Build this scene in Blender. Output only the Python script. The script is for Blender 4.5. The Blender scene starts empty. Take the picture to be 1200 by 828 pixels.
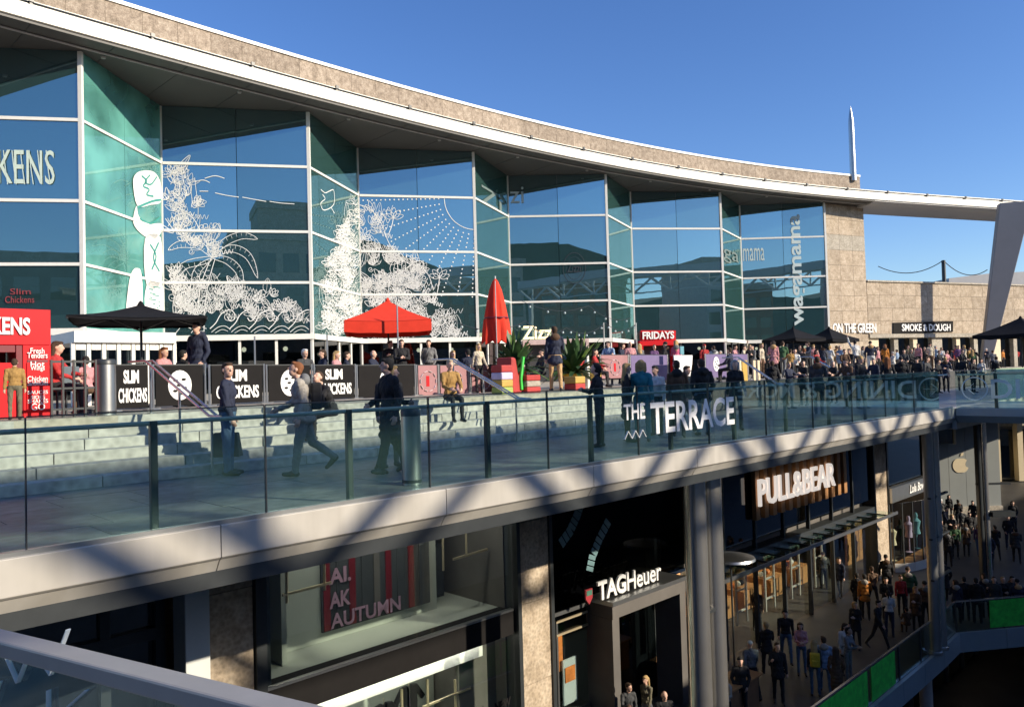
import bpy, bmesh, math, random
import numpy as np
from mathutils import Vector, Matrix
random.seed(7); np.random.seed(7)
S = bpy.context.scene; COL = S.collection
R = math.radians
# ------------------------------------------------------------------ camera
F_PX = 900.0; PITCH = math.atan(26/900); ROLL = 0.028; EYE = Vector((0, 0, 1.45))
fw = Vector((0, math.cos(PITCH), math.sin(PITCH)))
_r0 = Vector((1, 0, 0)); _u0 = Vector((0, -math.sin(PITCH), math.cos(PITCH)))
rt = _r0*math.cos(ROLL) - _u0*math.sin(ROLL); up = _u0*math.cos(ROLL) + _r0*math.sin(ROLL)
cd = bpy.data.cameras.new('camera'); cam = bpy.data.objects.new('camera', cd); COL.objects.link(cam)
cd.sensor_width = 36; cd.lens = 27.0; cd.clip_start = .05; cd.clip_end = 5000
M3 = Matrix((rt, up, -fw)).transposed()
cam.matrix_world = Matrix.Translation(EYE) @ M3.to_4x4()
S.camera = cam
# ------------------------------------------------------------------ sky, sun, exposure
SUN_EL = R(24); SUN_AZ = R(-24)            # azimuth measured from +x
sun_dir = Vector((math.cos(SUN_EL)*math.cos(SUN_AZ), math.cos(SUN_EL)*math.sin(SUN_AZ), math.sin(SUN_EL)))
W = bpy.data.worlds.new('World'); S.world = W; W.use_nodes = True
nt = W.node_tree; bg = nt.nodes['Background']
sky = nt.nodes.new('ShaderNodeTexSky'); sky.sky_type = 'NISHITA'; sky.sun_disc = False
sky.sun_elevation = SUN_EL; sky.sun_rotation = math.atan2(sun_dir.x, sun_dir.y)
sky.altitude = 0; sky.air_density = 1.0; sky.dust_density = 0.4; sky.ozone_density = 4.0
hs_ = nt.nodes.new('ShaderNodeHueSaturation'); hs_.inputs['Saturation'].default_value = 1.16; hs_.inputs['Hue'].default_value = .512
nt.links.new(sky.outputs[0], hs_.inputs['Color']); nt.links.new(hs_.outputs[0], bg.inputs[0]); bg.inputs[1].default_value = 0.145
sl = bpy.data.lights.new('sun', 'SUN'); sun = bpy.data.objects.new('sun', sl); COL.objects.link(sun)
sl.energy = 5.0; sl.angle = R(0.53); sl.color = (1, .88, .70)
sun.rotation_euler = (-sun_dir).to_track_quat('-Z', 'Y').to_euler()
S.view_settings.view_transform = 'Standard'; S.view_settings.look = 'None'
S.view_settings.exposure = 0.38; S.view_settings.gamma = 1; S.view_settings.use_curve_mapping = False
S.render.engine = 'CYCLES'
cy = S.cycles; cy.max_bounces = 9; cy.transparent_max_bounces = 24; cy.glossy_bounces = 4; cy.transmission_bounces = 6
cy.diffuse_bounces = 3; cy.use_denoising = True; cy.caustics_reflective = False; cy.caustics_refractive = False
cy.sample_clamp_indirect = 6
# ------------------------------------------------------------------ survey helpers: photograph pixel -> point on a real plane
def ray(x, y): return fw + rt*((x-600)/F_PX) + up*((414-y)/F_PX)
def G(x, y, z=0.0):
    d = ray(x, y); return EYE + d*((z-EYE.z)/d.z)
def D(x, y, Y):
    d = ray(x, y); return EYE + d*(Y/d.y)
def onpl(x, y, p, n):
    d = ray(x, y); return EYE + d*((Vector(p)-EYE).dot(n)/d.dot(n))
# deck-edge frame: s along the edge, p back from the edge, z up
P0 = Vector((0, 10.99, 0)); US = Vector((.7135, .7007, 0)).normalized(); UP_ = Vector((-US.y, US.x, 0)); Z = Vector((0, 0, 1))
EDGE_ROT = math.atan2(US.y, US.x)
def EP(s, p, z=0.0): return P0 + US*s + UP_*p + Z*z
def toEP(v): w = v-P0; return w.dot(US), w.dot(UP_), w.z
def V(x, y, p): return toEP(onpl(x, y, EP(0, p), UP_))
# ------------------------------------------------------------------ objects
def link(o): COL.objects.link(o); return o
def tag(o, label=None, cat=None, group=None, kind=None):
    if label: o['label'] = label
    if cat: o['category'] = cat
    if group: o['group'] = group
    if kind: o['kind'] = kind
    return o
def empty(name, loc=(0, 0, 0), label=None, cat=None, group=None, kind=None, rz=0):
    o = bpy.data.objects.new(name, None); link(o); o.location = loc; o.rotation_euler = (0, 0, rz); o.empty_display_size = .2
    return tag(o, label, cat, group, kind)
def adopt(o, parent):
    """parent while leaving the mesh where it is (children are modelled in world space or the parent's own space)"""
    if parent is not None:
        o.parent = parent
    return o
def basis(o):
    m = Matrix.Translation(o.location) @ o.rotation_euler.to_matrix().to_4x4()
    return m
class MB:
    def __init__(s): s.v = []; s.f = []; s.m = []; s.cur = 0
    def add(s, vs, fs):
        b = len(s.v); s.v += [Vector(v) for v in vs]
        for f in fs: s.f.append([b+i for i in f]); s.m.append(s.cur)
        return s
    def hexa(s, a):   # 8 corners: bottom 4 ccw, top 4 ccw
        return s.add(a, [(3,2,1,0),(4,5,6,7),(0,1,5,4),(1,2,6,5),(2,3,7,6),(3,0,4,7)])
    def box(s, c, d, ax=None, bev=0):
        ax = ax or (Vector((1,0,0)), Vector((0,1,0)), Vector((0,0,1)))
        c = Vector(c); x = ax[0]*(d[0]/2); y = ax[1]*(d[1]/2); z = ax[2]*(d[2]/2)
        return s.hexa([c-x-y-z, c+x-y-z, c+x+y-z, c-x+y-z, c-x-y+z, c+x-y+z, c+x+y+z, c-x+y+z])
    def ep(s, s0, s1, p0, p1, z0, z1):
        return s.hexa([EP(s0,p0,z0), EP(s1,p0,z0), EP(s1,p1,z0), EP(s0,p1,z0), EP(s0,p0,z1), EP(s1,p0,z1), EP(s1,p1,z1), EP(s0,p1,z1)])
    def bar(s, a, b, w, h, upv=None):
        a = Vector(a); b = Vector(b); t = (b-a).normalized(); upv = Vector(upv) if upv else (Z if abs(t.z) < .95 else Vector((0,1,0)))
        x = t.cross(upv).normalized(); y = x.cross(t).normalized(); x = x*(w/2); y = y*(h/2)
        return s.hexa([a-x-y, a+x-y, b+x-y, b-x-y, a-x+y, a+x+y, b+x+y, b-x+y])
    def tube(s, pts, r, n=8, caps=True, closed=False):
        pts = [Vector(p) for p in pts]; rs = r if isinstance(r, (list, tuple)) else [r]*len(pts)
        b = len(s.v); N = len(pts); ref = None
        for i, p in enumerate(pts):
            t = (pts[min(i+1, N-1)]-pts[max(i-1, 0)]).normalized()
            if ref is None: ref = Vector((0,0,1)) if abs(t.z) < .9 else Vector((1,0,0))
            x = t.cross(ref).normalized(); y = x.cross(t); ref = y
            for k in range(n):
                a = 2*math.pi*k/n; s.v.append(p + (x*math.cos(a)+y*math.sin(a))*rs[i])
        for i in range(N-1):
            for k in range(n):
                s.f.append([b+i*n+k, b+i*n+(k+1)%n, b+(i+1)*n+(k+1)%n, b+(i+1)*n+k]); s.m.append(s.cur)
        if caps:
            s.f.append([b+k for k in range(n)][::-1]); s.m.append(s.cur)
            s.f.append([b+(N-1)*n+k for k in range(n)]); s.m.append(s.cur)
        return s
    def lathe(s, c, prof, n=16, ax=Z):
        c = Vector(c); b = len(s.v)
        for r, z in prof:
            for k in range(n):
                a = 2*math.pi*k/n; s.v.append(c+Vector((math.cos(a)*r, math.sin(a)*r, z)))
        for i in range(len(prof)-1):
            for k in range(n):
                s.f.append([b+i*n+k, b+i*n+(k+1)%n, b+(i+1)*n+(k+1)%n, b+(i+1)*n+k]); s.m.append(s.cur)
        s.f.append([b+k for k in range(n)][::-1]); s.m.append(s.cur)
        s.f.append([b+(len(prof)-1)*n+k for k in range(n)]); s.m.append(s.cur)
        return s
    def prism(s, pts, vec):
        n = len(pts); pts = [Vector(p) for p in pts]; vec = Vector(vec)
        return s.add(pts+[p+vec for p in pts], [list(range(n))[::-1], list(range(n, 2*n))]+[(i, (i+1)%n, n+(i+1)%n, n+i) for i in range(n)])
    def ball(s, c, r, n=8, m=6):
        c = Vector(c); rr = r if isinstance(r, (tuple, list)) else (r, r, r)
        b = len(s.v)
        for i in range(1, m):
            t = math.pi*i/m
            for k in range(n):
                a = 2*math.pi*k/n; s.v.append(c+Vector((rr[0]*math.sin(t)*math.cos(a), rr[1]*math.sin(t)*math.sin(a), rr[2]*math.cos(t))))
        s.v += [c+Vector((0,0,rr[2])), c-Vector((0,0,rr[2]))]; T = len(s.v)-2
        for k in range(n):
            s.f.append([T, b+k, b+(k+1)%n]); s.m.append(s.cur)
            s.f.append([T+1, b+(m-2)*n+(k+1)%n, b+(m-2)*n+k]); s.m.append(s.cur)
            for i in range(m-2):
                s.f.append([b+i*n+k, b+(i+1)*n+k, b+(i+1)*n+(k+1)%n, b+i*n+(k+1)%n]); s.m.append(s.cur)
        return s
    def mesh(s, name, mats, smooth=False, inv=None):
        me = bpy.data.meshes.new(name)
        vs = [inv @ v for v in s.v] if inv is not None else s.v
        me.from_pydata([tuple(v) for v in vs], [], s.f)
        for mt in (mats if isinstance(mats, (list, tuple)) else [mats]): me.materials.append(mt)
        me.polygons.foreach_set('material_index', s.m)
        bm = bmesh.new(); bm.from_mesh(me); bmesh.ops.recalc_face_normals(bm, faces=bm.faces); bm.to_mesh(me); bm.free()
        if smooth:
            me.polygons.foreach_set('use_smooth', [True]*len(me.polygons))
            try: me.set_sharp_from_angle(angle=R(40))
            except Exception: pass
        me.update(); return me
    def build(s, name, mats, parent=None, smooth=False, label=None, cat=None, group=None, kind=None, world=True, bevel=0):
        """vertices are given in world space; with a parent they are taken into the parent's own space.
        A top-level mesh gets its origin at the base centre of its bounds."""
        inv = None; loc = None
        if parent is not None and world:
            m = basis(parent); q = parent.parent
            while q is not None: m = basis(q) @ m; q = q.parent
            inv = m.inverted()
        elif parent is None:
            xs = [v.x for v in s.v]; ys = [v.y for v in s.v]; zs = [v.z for v in s.v]
            loc = Vector(((min(xs)+max(xs))/2, (min(ys)+max(ys))/2, min(zs))); inv = Matrix.Translation(-loc)
        o = bpy.data.objects.new(name, s.mesh(name, mats, smooth, inv)); link(o)
        if loc is not None: o.location = loc
        if parent is not None: o.parent = parent
        if bevel:
            b = o.modifiers.new('bevel', 'BEVEL'); b.width = bevel; b.segments = 2; b.limit_method = 'ANGLE'; b.angle_limit = R(40)
        return tag(o, label, cat, group, kind)
def copy_tree(o, parent=None):
    c = o.copy(); COL.objects.link(c)
    if parent is not None: c.parent = parent
    for ch in o.children: copy_tree(ch, c)
    return c
# ------------------------------------------------------------------ materials
def nodes(name):
    m = bpy.data.materials.new(name); m.use_nodes = True; t = m.node_tree; return m, t, t.nodes['Principled BSDF']
def mat(name, col, rough=.6, metal=0, var=.12, scale=6, bump=0, bscale=None, spec=None, emit=None, col2=None, detail=4, streak=0):
    m, t, b = nodes(name)
    b.inputs['Roughness'].default_value = rough; b.inputs['Metallic'].default_value = metal
    if spec is not None: b.inputs['Specular IOR Level'].default_value = spec
    c = (*col, 1)
    if var or col2:
        tc = t.nodes.new('ShaderNodeTexCoord'); n = t.nodes.new('ShaderNodeTexNoise'); n.inputs['Scale'].default_value = scale; n.inputs['Detail'].default_value = detail
        n.inputs['Roughness'].default_value = .65
        t.links.new(tc.outputs['Object'], n.inputs['Vector'])
        r = t.nodes.new('ShaderNodeValToRGB'); e = r.color_ramp.elements
        e[0].position = .3; e[1].position = .7
        if col2: e[0].color = (*col2, 1); e[1].color = c
        else:
            e[0].color = tuple(x*(1-var) for x in col)+(1,); e[1].color = tuple(min(1, x*(1+var)) for x in col)+(1,)
        t.links.new(n.outputs['Fac'], r.inputs[0]); t.links.new(r.outputs[0], b.inputs['Base Color'])
        if streak:      # rain streaks and grime running down the face
            mp = t.nodes.new('ShaderNodeMapping'); mp.inputs['Scale'].default_value = (2.6, 2.6, .25); t.links.new(tc.outputs['Object'], mp.inputs[0])
            ns = t.nodes.new('ShaderNodeTexNoise'); ns.inputs['Scale'].default_value = 1.0; ns.inputs['Detail'].default_value = 6; t.links.new(mp.outputs[0], ns.inputs['Vector'])
            rs = t.nodes.new('ShaderNodeValToRGB'); rs.color_ramp.elements[0].position = .38; rs.color_ramp.elements[0].color = (1-streak*2.2, 1-streak*2.3, 1-streak*2.5, 1); rs.color_ramp.elements[1].position = .58; rs.color_ramp.elements[1].color = (1, 1, 1, 1)
            t.links.new(ns.outputs['Fac'], rs.inputs[0]); mx = t.nodes.new('ShaderNodeMix'); mx.data_type = 'RGBA'; mx.blend_type = 'MULTIPLY'; mx.inputs[0].default_value = 1
            t.links.new(r.outputs[0], mx.inputs[6]); t.links.new(rs.outputs[0], mx.inputs[7]); t.links.new(mx.outputs[2], b.inputs['Base Color'])
        if bump:
            n2 = n
            if bscale:
                n2 = t.nodes.new('ShaderNodeTexNoise'); n2.inputs['Scale'].default_value = bscale; n2.inputs['Detail'].default_value = 5
                t.links.new(tc.outputs['Object'], n2.inputs['Vector'])
            bp = t.nodes.new('ShaderNodeBump'); bp.inputs['Strength'].default_value = bump; bp.inputs['Distance'].default_value = .02
            t.links.new(n2.outputs['Fac'], bp.inputs['Height']); t.links.new(bp.outputs[0], b.inputs['Normal'])
    else: b.inputs['Base Color'].default_value = c
    if emit:
        b.inputs['Emission Color'].default_value = (*col, 1); b.inputs['Emission Strength'].default_value = emit
    return m
def stone(name, c1, c2, c3, sc=2.2, rough=.85):
    m, t, b = nodes(name); b.inputs['Roughness'].default_value = rough
    tc = t.nodes.new('ShaderNodeTexCoord')
    oi = t.nodes.new('ShaderNodeObjectInfo')
    mp = t.nodes.new('ShaderNodeVectorMath'); mp.operation = 'ADD'
    sc_ = t.nodes.new('ShaderNodeVectorMath'); sc_.operation = 'SCALE'; sc_.inputs['Scale'].default_value = 1.0
    cb = t.nodes.new('ShaderNodeCombineXYZ')
    mu = t.nodes.new('ShaderNodeMath'); mu.operation = 'MULTIPLY'; mu.inputs[1].default_value = 37.0
    t.links.new(oi.outputs['Random'], mu.inputs[0])
    for i in range(3): t.links.new(mu.outputs[0], cb.inputs[i])
    t.links.new(tc.outputs['Object'], mp.inputs[0]); t.links.new(cb.outputs[0], mp.inputs[1])
    n1 = t.nodes.new('ShaderNodeTexNoise'); n1.inputs['Scale'].default_value = sc; n1.inputs['Detail'].default_value = 6; n1.inputs['Roughness'].default_value = .75
    t.links.new(mp.outputs[0], n1.inputs['Vector'])
    n2 = t.nodes.new('ShaderNodeTexVoronoi'); n2.inputs['Scale'].default_value = sc*5; t.links.new(mp.outputs[0], n2.inputs['Vector'])
    r = t.nodes.new('ShaderNodeValToRGB'); e = r.color_ramp.elements
    e[0].position = .33; e[0].color = (*c1, 1); e[1].position = .68; e[1].color = (*c3, 1)
    k = e.new(.5); k.color = (*c2, 1)
    t.links.new(n1.outputs['Fac'], r.inputs[0])
    mx = t.nodes.new('ShaderNodeMix'); mx.data_type = 'RGBA'; mx.blend_type = 'MULTIPLY'; mx.inputs[0].default_value = .45
    t.links.new(r.outputs[0], mx.inputs[6]); t.links.new(n2.outputs['Distance'], mx.inputs[7])
    hs = t.nodes.new('ShaderNodeHueSaturation'); hs.inputs['Saturation'].default_value = .85
    v = t.nodes.new('ShaderNodeMapRange'); v.inputs[3].default_value = .9; v.inputs[4].default_value = 1.12
    t.links.new(oi.outputs['Random'], v.inputs[0]); t.links.new(v.outputs[0], hs.inputs['Value'])
    t.links.new(mx.outputs[2], hs.inputs['Color']); t.links.new(hs.outputs[0], b.inputs['Base Color'])
    bp = t.nodes.new('ShaderNodeBump'); bp.inputs['Strength'].default_value = .5; bp.inputs['Distance'].default_value = .03
    t.links.new(n1.outputs['Fac'], bp.inputs['Height']); t.links.new(bp.outputs[0], b.inputs['Normal'])
    return m
def glass(name, tint, refl=.06, rcol=(1, 1, 1), diff=None, dfac=0, rough=0, wob=0, boost=1.0, patch=False):
    m = bpy.data.materials.new(name); m.use_nodes = True; t = m.node_tree; t.nodes.clear()
    out = t.nodes.new('ShaderNodeOutputMaterial'); tr = t.nodes.new('ShaderNodeBsdfTransparent'); gl = t.nodes.new('ShaderNodeBsdfGlossy')
    tr.inputs[0].default_value = (*tint, 1); gl.inputs[0].default_value = (*rcol, 1); gl.inputs['Roughness'].default_value = rough
    fr = t.nodes.new('ShaderNodeLayerWeight'); fr.inputs['Blend'].default_value = .5
    pw_ = t.nodes.new('ShaderNodeMath'); pw_.operation = 'POWER'; pw_.inputs[1].default_value = 4.2
    t.links.new(fr.outputs['Facing'], pw_.inputs[0])
    ml = t.nodes.new('ShaderNodeMath'); ml.operation = 'MULTIPLY_ADD'; ml.inputs[1].default_value = boost*.8; ml.inputs[2].default_value = refl+.03; ml.use_clamp = True
    t.links.new(pw_.outputs[0], ml.inputs[0])
    if wob:      # every pane of the batch reflects a little differently
        oi = t.nodes.new('ShaderNodeObjectInfo'); mr = t.nodes.new('ShaderNodeMapRange'); mr.inputs[3].default_value = .80; mr.inputs[4].default_value = 1.08
        hv = t.nodes.new('ShaderNodeHueSaturation'); hv.inputs['Color'].default_value = (*rcol, 1); t.links.new(oi.outputs['Random'], mr.inputs[0]); t.links.new(mr.outputs[0], hv.inputs['Value']); t.links.new(hv.outputs[0], gl.inputs[0])
    body = tr
    if diff:
        df = t.nodes.new('ShaderNodeBsdfDiffuse'); df.inputs[0].default_value = (*diff, 1)
        mx0 = t.nodes.new('ShaderNodeMixShader'); mx0.inputs[0].default_value = dfac
        if patch:      # film tone mottled to imitate uneven bright light on the glass
            tc0 = t.nodes.new('ShaderNodeTexCoord'); n0 = t.nodes.new('ShaderNodeTexNoise'); n0.inputs['Scale'].default_value = .35; n0.inputs['Detail'].default_value = 3
            t.links.new(tc0.outputs['Object'], n0.inputs['Vector']); m0 = t.nodes.new('ShaderNodeMapRange'); m0.inputs[1].default_value = .35; m0.inputs[2].default_value = .65; m0.inputs[3].default_value = dfac*.5; m0.inputs[4].default_value = dfac*1.5
            t.links.new(n0.outputs['Fac'], m0.inputs[0]); t.links.new(m0.outputs[0], mx0.inputs[0])
        t.links.new(tr.outputs[0], mx0.inputs[1]); t.links.new(df.outputs[0], mx0.inputs[2]); body = mx0
    if wob:
        tc = t.nodes.new('ShaderNodeTexCoord'); n = t.nodes.new('ShaderNodeTexNoise'); n.inputs['Scale'].default_value = .8; n.inputs['Detail'].default_value = 1
        t.links.new(tc.outputs['Object'], n.inputs['Vector'])
        bp = t.nodes.new('ShaderNodeBump'); bp.inputs['Strength'].default_value = wob; bp.inputs['Distance'].default_value = .05
        t.links.new(n.outputs['Fac'], bp.inputs['Height']); t.links.new(bp.outputs[0], gl.inputs['Normal'])
    mx = t.nodes.new('ShaderNodeMixShader'); t.links.new(ml.outputs[0], mx.inputs[0])
    t.links.new(body.outputs[0], mx.inputs[1]); t.links.new(gl.outputs[0], mx.inputs[2]); t.links.new(mx.outputs[0], out.inputs[0])
    return m
sandstone = stone('sandstone', (.36, .27, .17), (.52, .40, .27), (.66, .54, .39), 2.4)
parapet_stone = stone('parapet_stone', (.24, .18, .12), (.42, .32, .225), (.60, .49, .36), 3.6)
pale_stone = stone('pale_stone', (.40, .35, .27), (.50, .44, .34), (.58, .52, .42), 1.5)
step_stone = stone('step_stone', (.46, .44, .39), (.52, .50, .45), (.57, .55, .49), 1.6)
paving = mat('paving', (.20, .205, .20), .42, var=.25, scale=.9, bump=.15, bscale=12)
slab_stone = stone('slab_stone', (.17, .17, .165), (.22, .22, .21), (.27, .265, .25), 1.1, .5)
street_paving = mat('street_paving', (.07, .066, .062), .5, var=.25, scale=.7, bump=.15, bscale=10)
white_paint = mat('white_paint', (.80, .78, .72), .45, var=.05, scale=1.5)
eave_white = mat('eave_white', (.78, .75, .65), .45, var=.06, scale=.6, streak=.05)
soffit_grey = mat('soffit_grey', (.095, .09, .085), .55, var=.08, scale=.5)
fin_grey = mat('fin_grey', (.22, .22, .23), .6, var=.06, scale=.6)
beam_grey = mat('beam_grey', (.42, .41, .40), .5, var=.06, scale=.6)
dark_metal = mat('dark_metal', (.035, .04, .043), .4, var=.1)
fascia_metal = mat('fascia_metal', (.46, .435, .39), .5, metal=0, var=.08, scale=.9, bump=.03, bscale=3, streak=.06)
bridge_metal = mat('bridge_metal', (.33, .40, .43), .35, metal=.3, var=.07, scale=.8)
steel = mat('steel', (.62, .60, .56), .24, metal=.85, var=.06, scale=2)
dull_steel = mat('dull_steel', (.45, .46, .46), .38, metal=1, var=.08, scale=2)
rail_green = mat('rail_paint', (.30, .36, .34), .4, var=.06, metal=.3)
concrete = mat('concrete', (.40, .39, .37), .8, var=.12, scale=1.2, bump=.1, bscale=9)
pale_column = mat('pale_column', (.62, .65, .64), .5, var=.06, scale=1)
mull_white = mat('mullion_white', (.78, .77, .72), .4, var=.04)
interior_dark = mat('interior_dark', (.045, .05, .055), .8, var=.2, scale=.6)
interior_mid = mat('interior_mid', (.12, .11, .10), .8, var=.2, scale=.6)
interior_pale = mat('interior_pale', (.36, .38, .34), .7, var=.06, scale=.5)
black_fabric = mat('black_fabric', (.012, .012, .014), .9, var=.25, scale=3, spec=.2)
black_board = mat('black_board', (.011, .010, .010), .8, var=.15, scale=2, spec=.2)
red_fabric = mat('red_fabric', (.74, .055, .03), .8, var=.08, scale=3, spec=.15)
red_paint = mat('red_paint', (.58, .006, .012), .5, var=.06, scale=2, spec=.25)
dark_red = mat('dark_red_paint', (.17, .012, .02), .45, var=.1)
white_print = mat('white_print', (.82, .82, .80), .5, var=.03)
frost_print = mat('frosted_print', (.50, .60, .60), .6, var=.05)
blue_white = bpy.data.materials.new('pale_vinyl'); blue_white.use_nodes = True; _t = blue_white.node_tree; _t.nodes.clear()
_o = _t.nodes.new('ShaderNodeOutputMaterial'); _d = _t.nodes.new('ShaderNodeBsdfDiffuse'); _l = _t.nodes.new('ShaderNodeBsdfTranslucent'); _m = _t.nodes.new('ShaderNodeMixShader')
_d.inputs[0].default_value = (.78, .84, .86, 1); _l.inputs[0].default_value = (.80, .86, .88, 1); _m.inputs[0].default_value = .5
_t.links.new(_d.outputs[0], _m.inputs[1]); _t.links.new(_l.outputs[0], _m.inputs[2]); _t.links.new(_m.outputs[0], _o.inputs[0])
pink_board = mat('pink_board', (.34, .165, .17), .6, var=.1, scale=3)
purple_board = mat('purple_board', (.16, .12, .25), .6, var=.1, scale=3)
timber = mat('timber', (.24, .12, .06), .55, var=.25, scale=3)
warm_wood = mat('warm_wood', (.40, .20, .08), .55, var=.2, scale=2)
green_print = mat('green_print', (.05, .62, .07), .5, var=.3, scale=4)
leaf_green = mat('leaf_green', (.035, .085, .025), .5, var=.4, scale=5)
leaf_light = mat('leaf_light', (.10, .17, .03), .5, var=.3, scale=5)
soil = mat('soil', (.05, .035, .025), .9)
cream = mat('cream_paint', (.66, .56, .38), .55, var=.05)
cream_lit = mat('lit_letters', (1, .78, .45), .4, var=0, emit=1.1)
fill_glow = mat('glow_strip', (1, .95, .86), .5, var=0, emit=15)  # glow for the strips added to brighten the fashion window
dim_glow = mat('dim_lamp', (1, .8, .6), .5, var=0, emit=1.2)
warm_glow = mat('warm_light', (1, .72, .42), .5, var=0, emit=18)
pb_lit = mat('sign_face', (.95, .85, .76), .4, var=0, emit=.55)
gold = mat('brass_rail', (.70, .58, .38), .35, metal=.6, var=.05)
teal_box = mat('teal_panel', (.03, .26, .23), .5)
lamp_glow = mat('lamp_glow', (1, .82, .55), .5, var=0, emit=9)
balu_glass = glass('balustrade_glass', (.865, .95, .925), .0, (.85, 1, .97), boost=2.7, diff=(.26, .52, .48), dfac=.025)
face_glass = glass('facade_glass', (.46, .64, .66), .36, (.66, .88, .93), wob=.018, diff=(.07, .17, .19), dfac=.30)
ret_glass = glass('return_glass', (.42, .62, .60), .10, (.75, .95, .95), diff=(.10, .24, .23), dfac=.22, boost=1.1)
teal_glass = glass('teal_glass', (.40, .66, .62), .06, (.8, 1, .98), diff=(.20, .56, .50), dfac=.46, boost=1.0, patch=True)
shop_glass = glass('shop_glass', (.90, .94, .92), .02, (1, 1, 1), boost=1.0)
tint_glass = glass('tinted_glass', (.16, .18, .19), -.02, (.6, .6, .6), boost=.5)
dark_glass = glass('dark_glass', (.22, .25, .26), .05, (1, 1, 1), boost=1.0)
# ------------------------------------------------------------------ lettering
_tc = {}
def text_geo(txt, bold=0.0, res=3, shear=0):
    k = (txt, bold, shear)
    if k in _tc: return _tc[k]
    cu = bpy.data.curves.new('t', 'FONT'); cu.body = txt; cu.offset = bold; cu.extrude = .5; cu.resolution_u = res; cu.shear = shear
    o = bpy.data.objects.new('t', cu); link(o); dg = bpy.context.evaluated_depsgraph_get(); dg.update()
    me = bpy.data.meshes.new_from_object(o.evaluated_get(dg))
    vs = [v.co.copy() for v in me.vertices]; fs = [list(p.vertices) for p in me.polygons]
    bpy.data.objects.remove(o); bpy.data.curves.remove(cu); bpy.data.meshes.remove(me)
    x0 = min(v.x for v in vs); x1 = max(v.x for v in vs); y0 = min(v.y for v in vs); y1 = max(v.y for v in vs)
    vs = [Vector(((v.x-x0)/(x1-x0), (v.y-y0)/(y1-y0), v.z)) for v in vs]
    _tc[k] = (vs, fs, (x1-x0)/(y1-y0)); return _tc[k]
def put_text(name, txt, org, rv, uv, w, h, mt, parent=None, thick=.01, bold=0.0, letters=False, shear=0, flat=False, **tags):
    vs, fs, asp = text_geo(txt, bold, shear=shear)
    if flat: fs = [f for f in fs if all(vs[i].z > .4 for i in f)]; us = sorted({i for f in fs for i in f}); mp_ = {k: i for i, k in enumerate(us)}; vs = [vs[i] for i in us]; fs = [[mp_[i] for i in f] for f in fs]
    rv = Vector(rv).normalized(); uv = Vector(uv).normalized(); nv = rv.cross(uv)
    if w is None: w = h*asp
    P = [Vector(org)+rv*(v.x*w)+uv*(v.y*h)+nv*(v.z*thick) for v in vs]
    if not letters:
        m = MB(); m.add(P, fs); return m.build(name, mt, parent, **tags)
    par = list(range(len(vs)))
    def find(a):
        while par[a] != a: par[a] = par[par[a]]; a = par[a]
        return a
    # islands by position (front, back and sides come out as separate shells)
    key = {}
    for i, v in enumerate(vs):
        kk = (round(v.x, 4), round(v.y, 4))
        if kk in key: par[find(i)] = find(key[kk])
        else: key[kk] = i
    for f in fs:
        for b in f[1:]: par[find(b)] = find(f[0])
    isl = {}
    for i in range(len(vs)): isl.setdefault(find(i), []).append(i)
    gr = sorted([[min(vs[i].x for i in a), max(vs[i].x for i in a), set(a)] for a in isl.values()], key=lambda g: g[0])
    out = [gr[0]]
    for g in gr[1:]:
        if g[0] < out[-1][1]-.002 and (min(g[1], out[-1][1])-g[0]) > .5*min(g[1]-g[0], out[-1][1]-out[-1][0]):
            out[-1][1] = max(out[-1][1], g[1]); out[-1][2] |= g[2]
        else: out.append(g)
    for g in out:
        ids = sorted(g[2]); mp = {a: i for i, a in enumerate(ids)}
        m = MB(); m.add([P[a] for a in ids], [[mp[a] for a in f] for f in fs if f[0] in g[2]]); m.build('letter', mt, parent)
mat_dark_wall = stone('dark_stone', (.05, .05, .05), (.075, .075, .072), (.10, .10, .095), 1.4)
# ------------------------------------------------------------------ ground, decks, streets
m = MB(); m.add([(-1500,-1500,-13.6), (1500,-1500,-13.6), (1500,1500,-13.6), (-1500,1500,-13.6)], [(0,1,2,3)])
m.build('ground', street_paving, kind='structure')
ZS = -8.5                                   # street level under the terrace
LC = EP(24.0, 1.35); LD = Vector((.987, .16, 0)).normalized()       # corner of the lower void and the way its edge turns
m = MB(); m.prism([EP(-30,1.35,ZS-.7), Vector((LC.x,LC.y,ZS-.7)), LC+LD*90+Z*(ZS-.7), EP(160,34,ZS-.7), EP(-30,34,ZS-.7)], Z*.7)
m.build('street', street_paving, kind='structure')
m = MB(); m.ep(-20, 70, .30, 23.5, -.55, -.03); pdk = m.build('promenade_deck', paving, kind='structure')
random.seed(17); n_ = 0
for r in range(5):
    p_ = .31+.82*r; s = -9.5-random.uniform(0, .6)
    while s < 22:
        L = random.choice((1.0, 1.2, 1.2, 1.5)) if s < 12 else 2.4
        MB().ep(s+.005, s+L-.005, p_+.005, p_+.815, -.028, random.uniform(-.004, .0)).build('paving_slab', slab_stone, pdk); s += L
TZ = .96
m = MB(); m.ep(-20, 12.6, 6.2, 45, -.50, TZ); m.ep(12.6, 90, 6.9, 45, -.5, TZ); 
m.build('terrace_floor', pale_stone, kind='structure')
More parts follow.
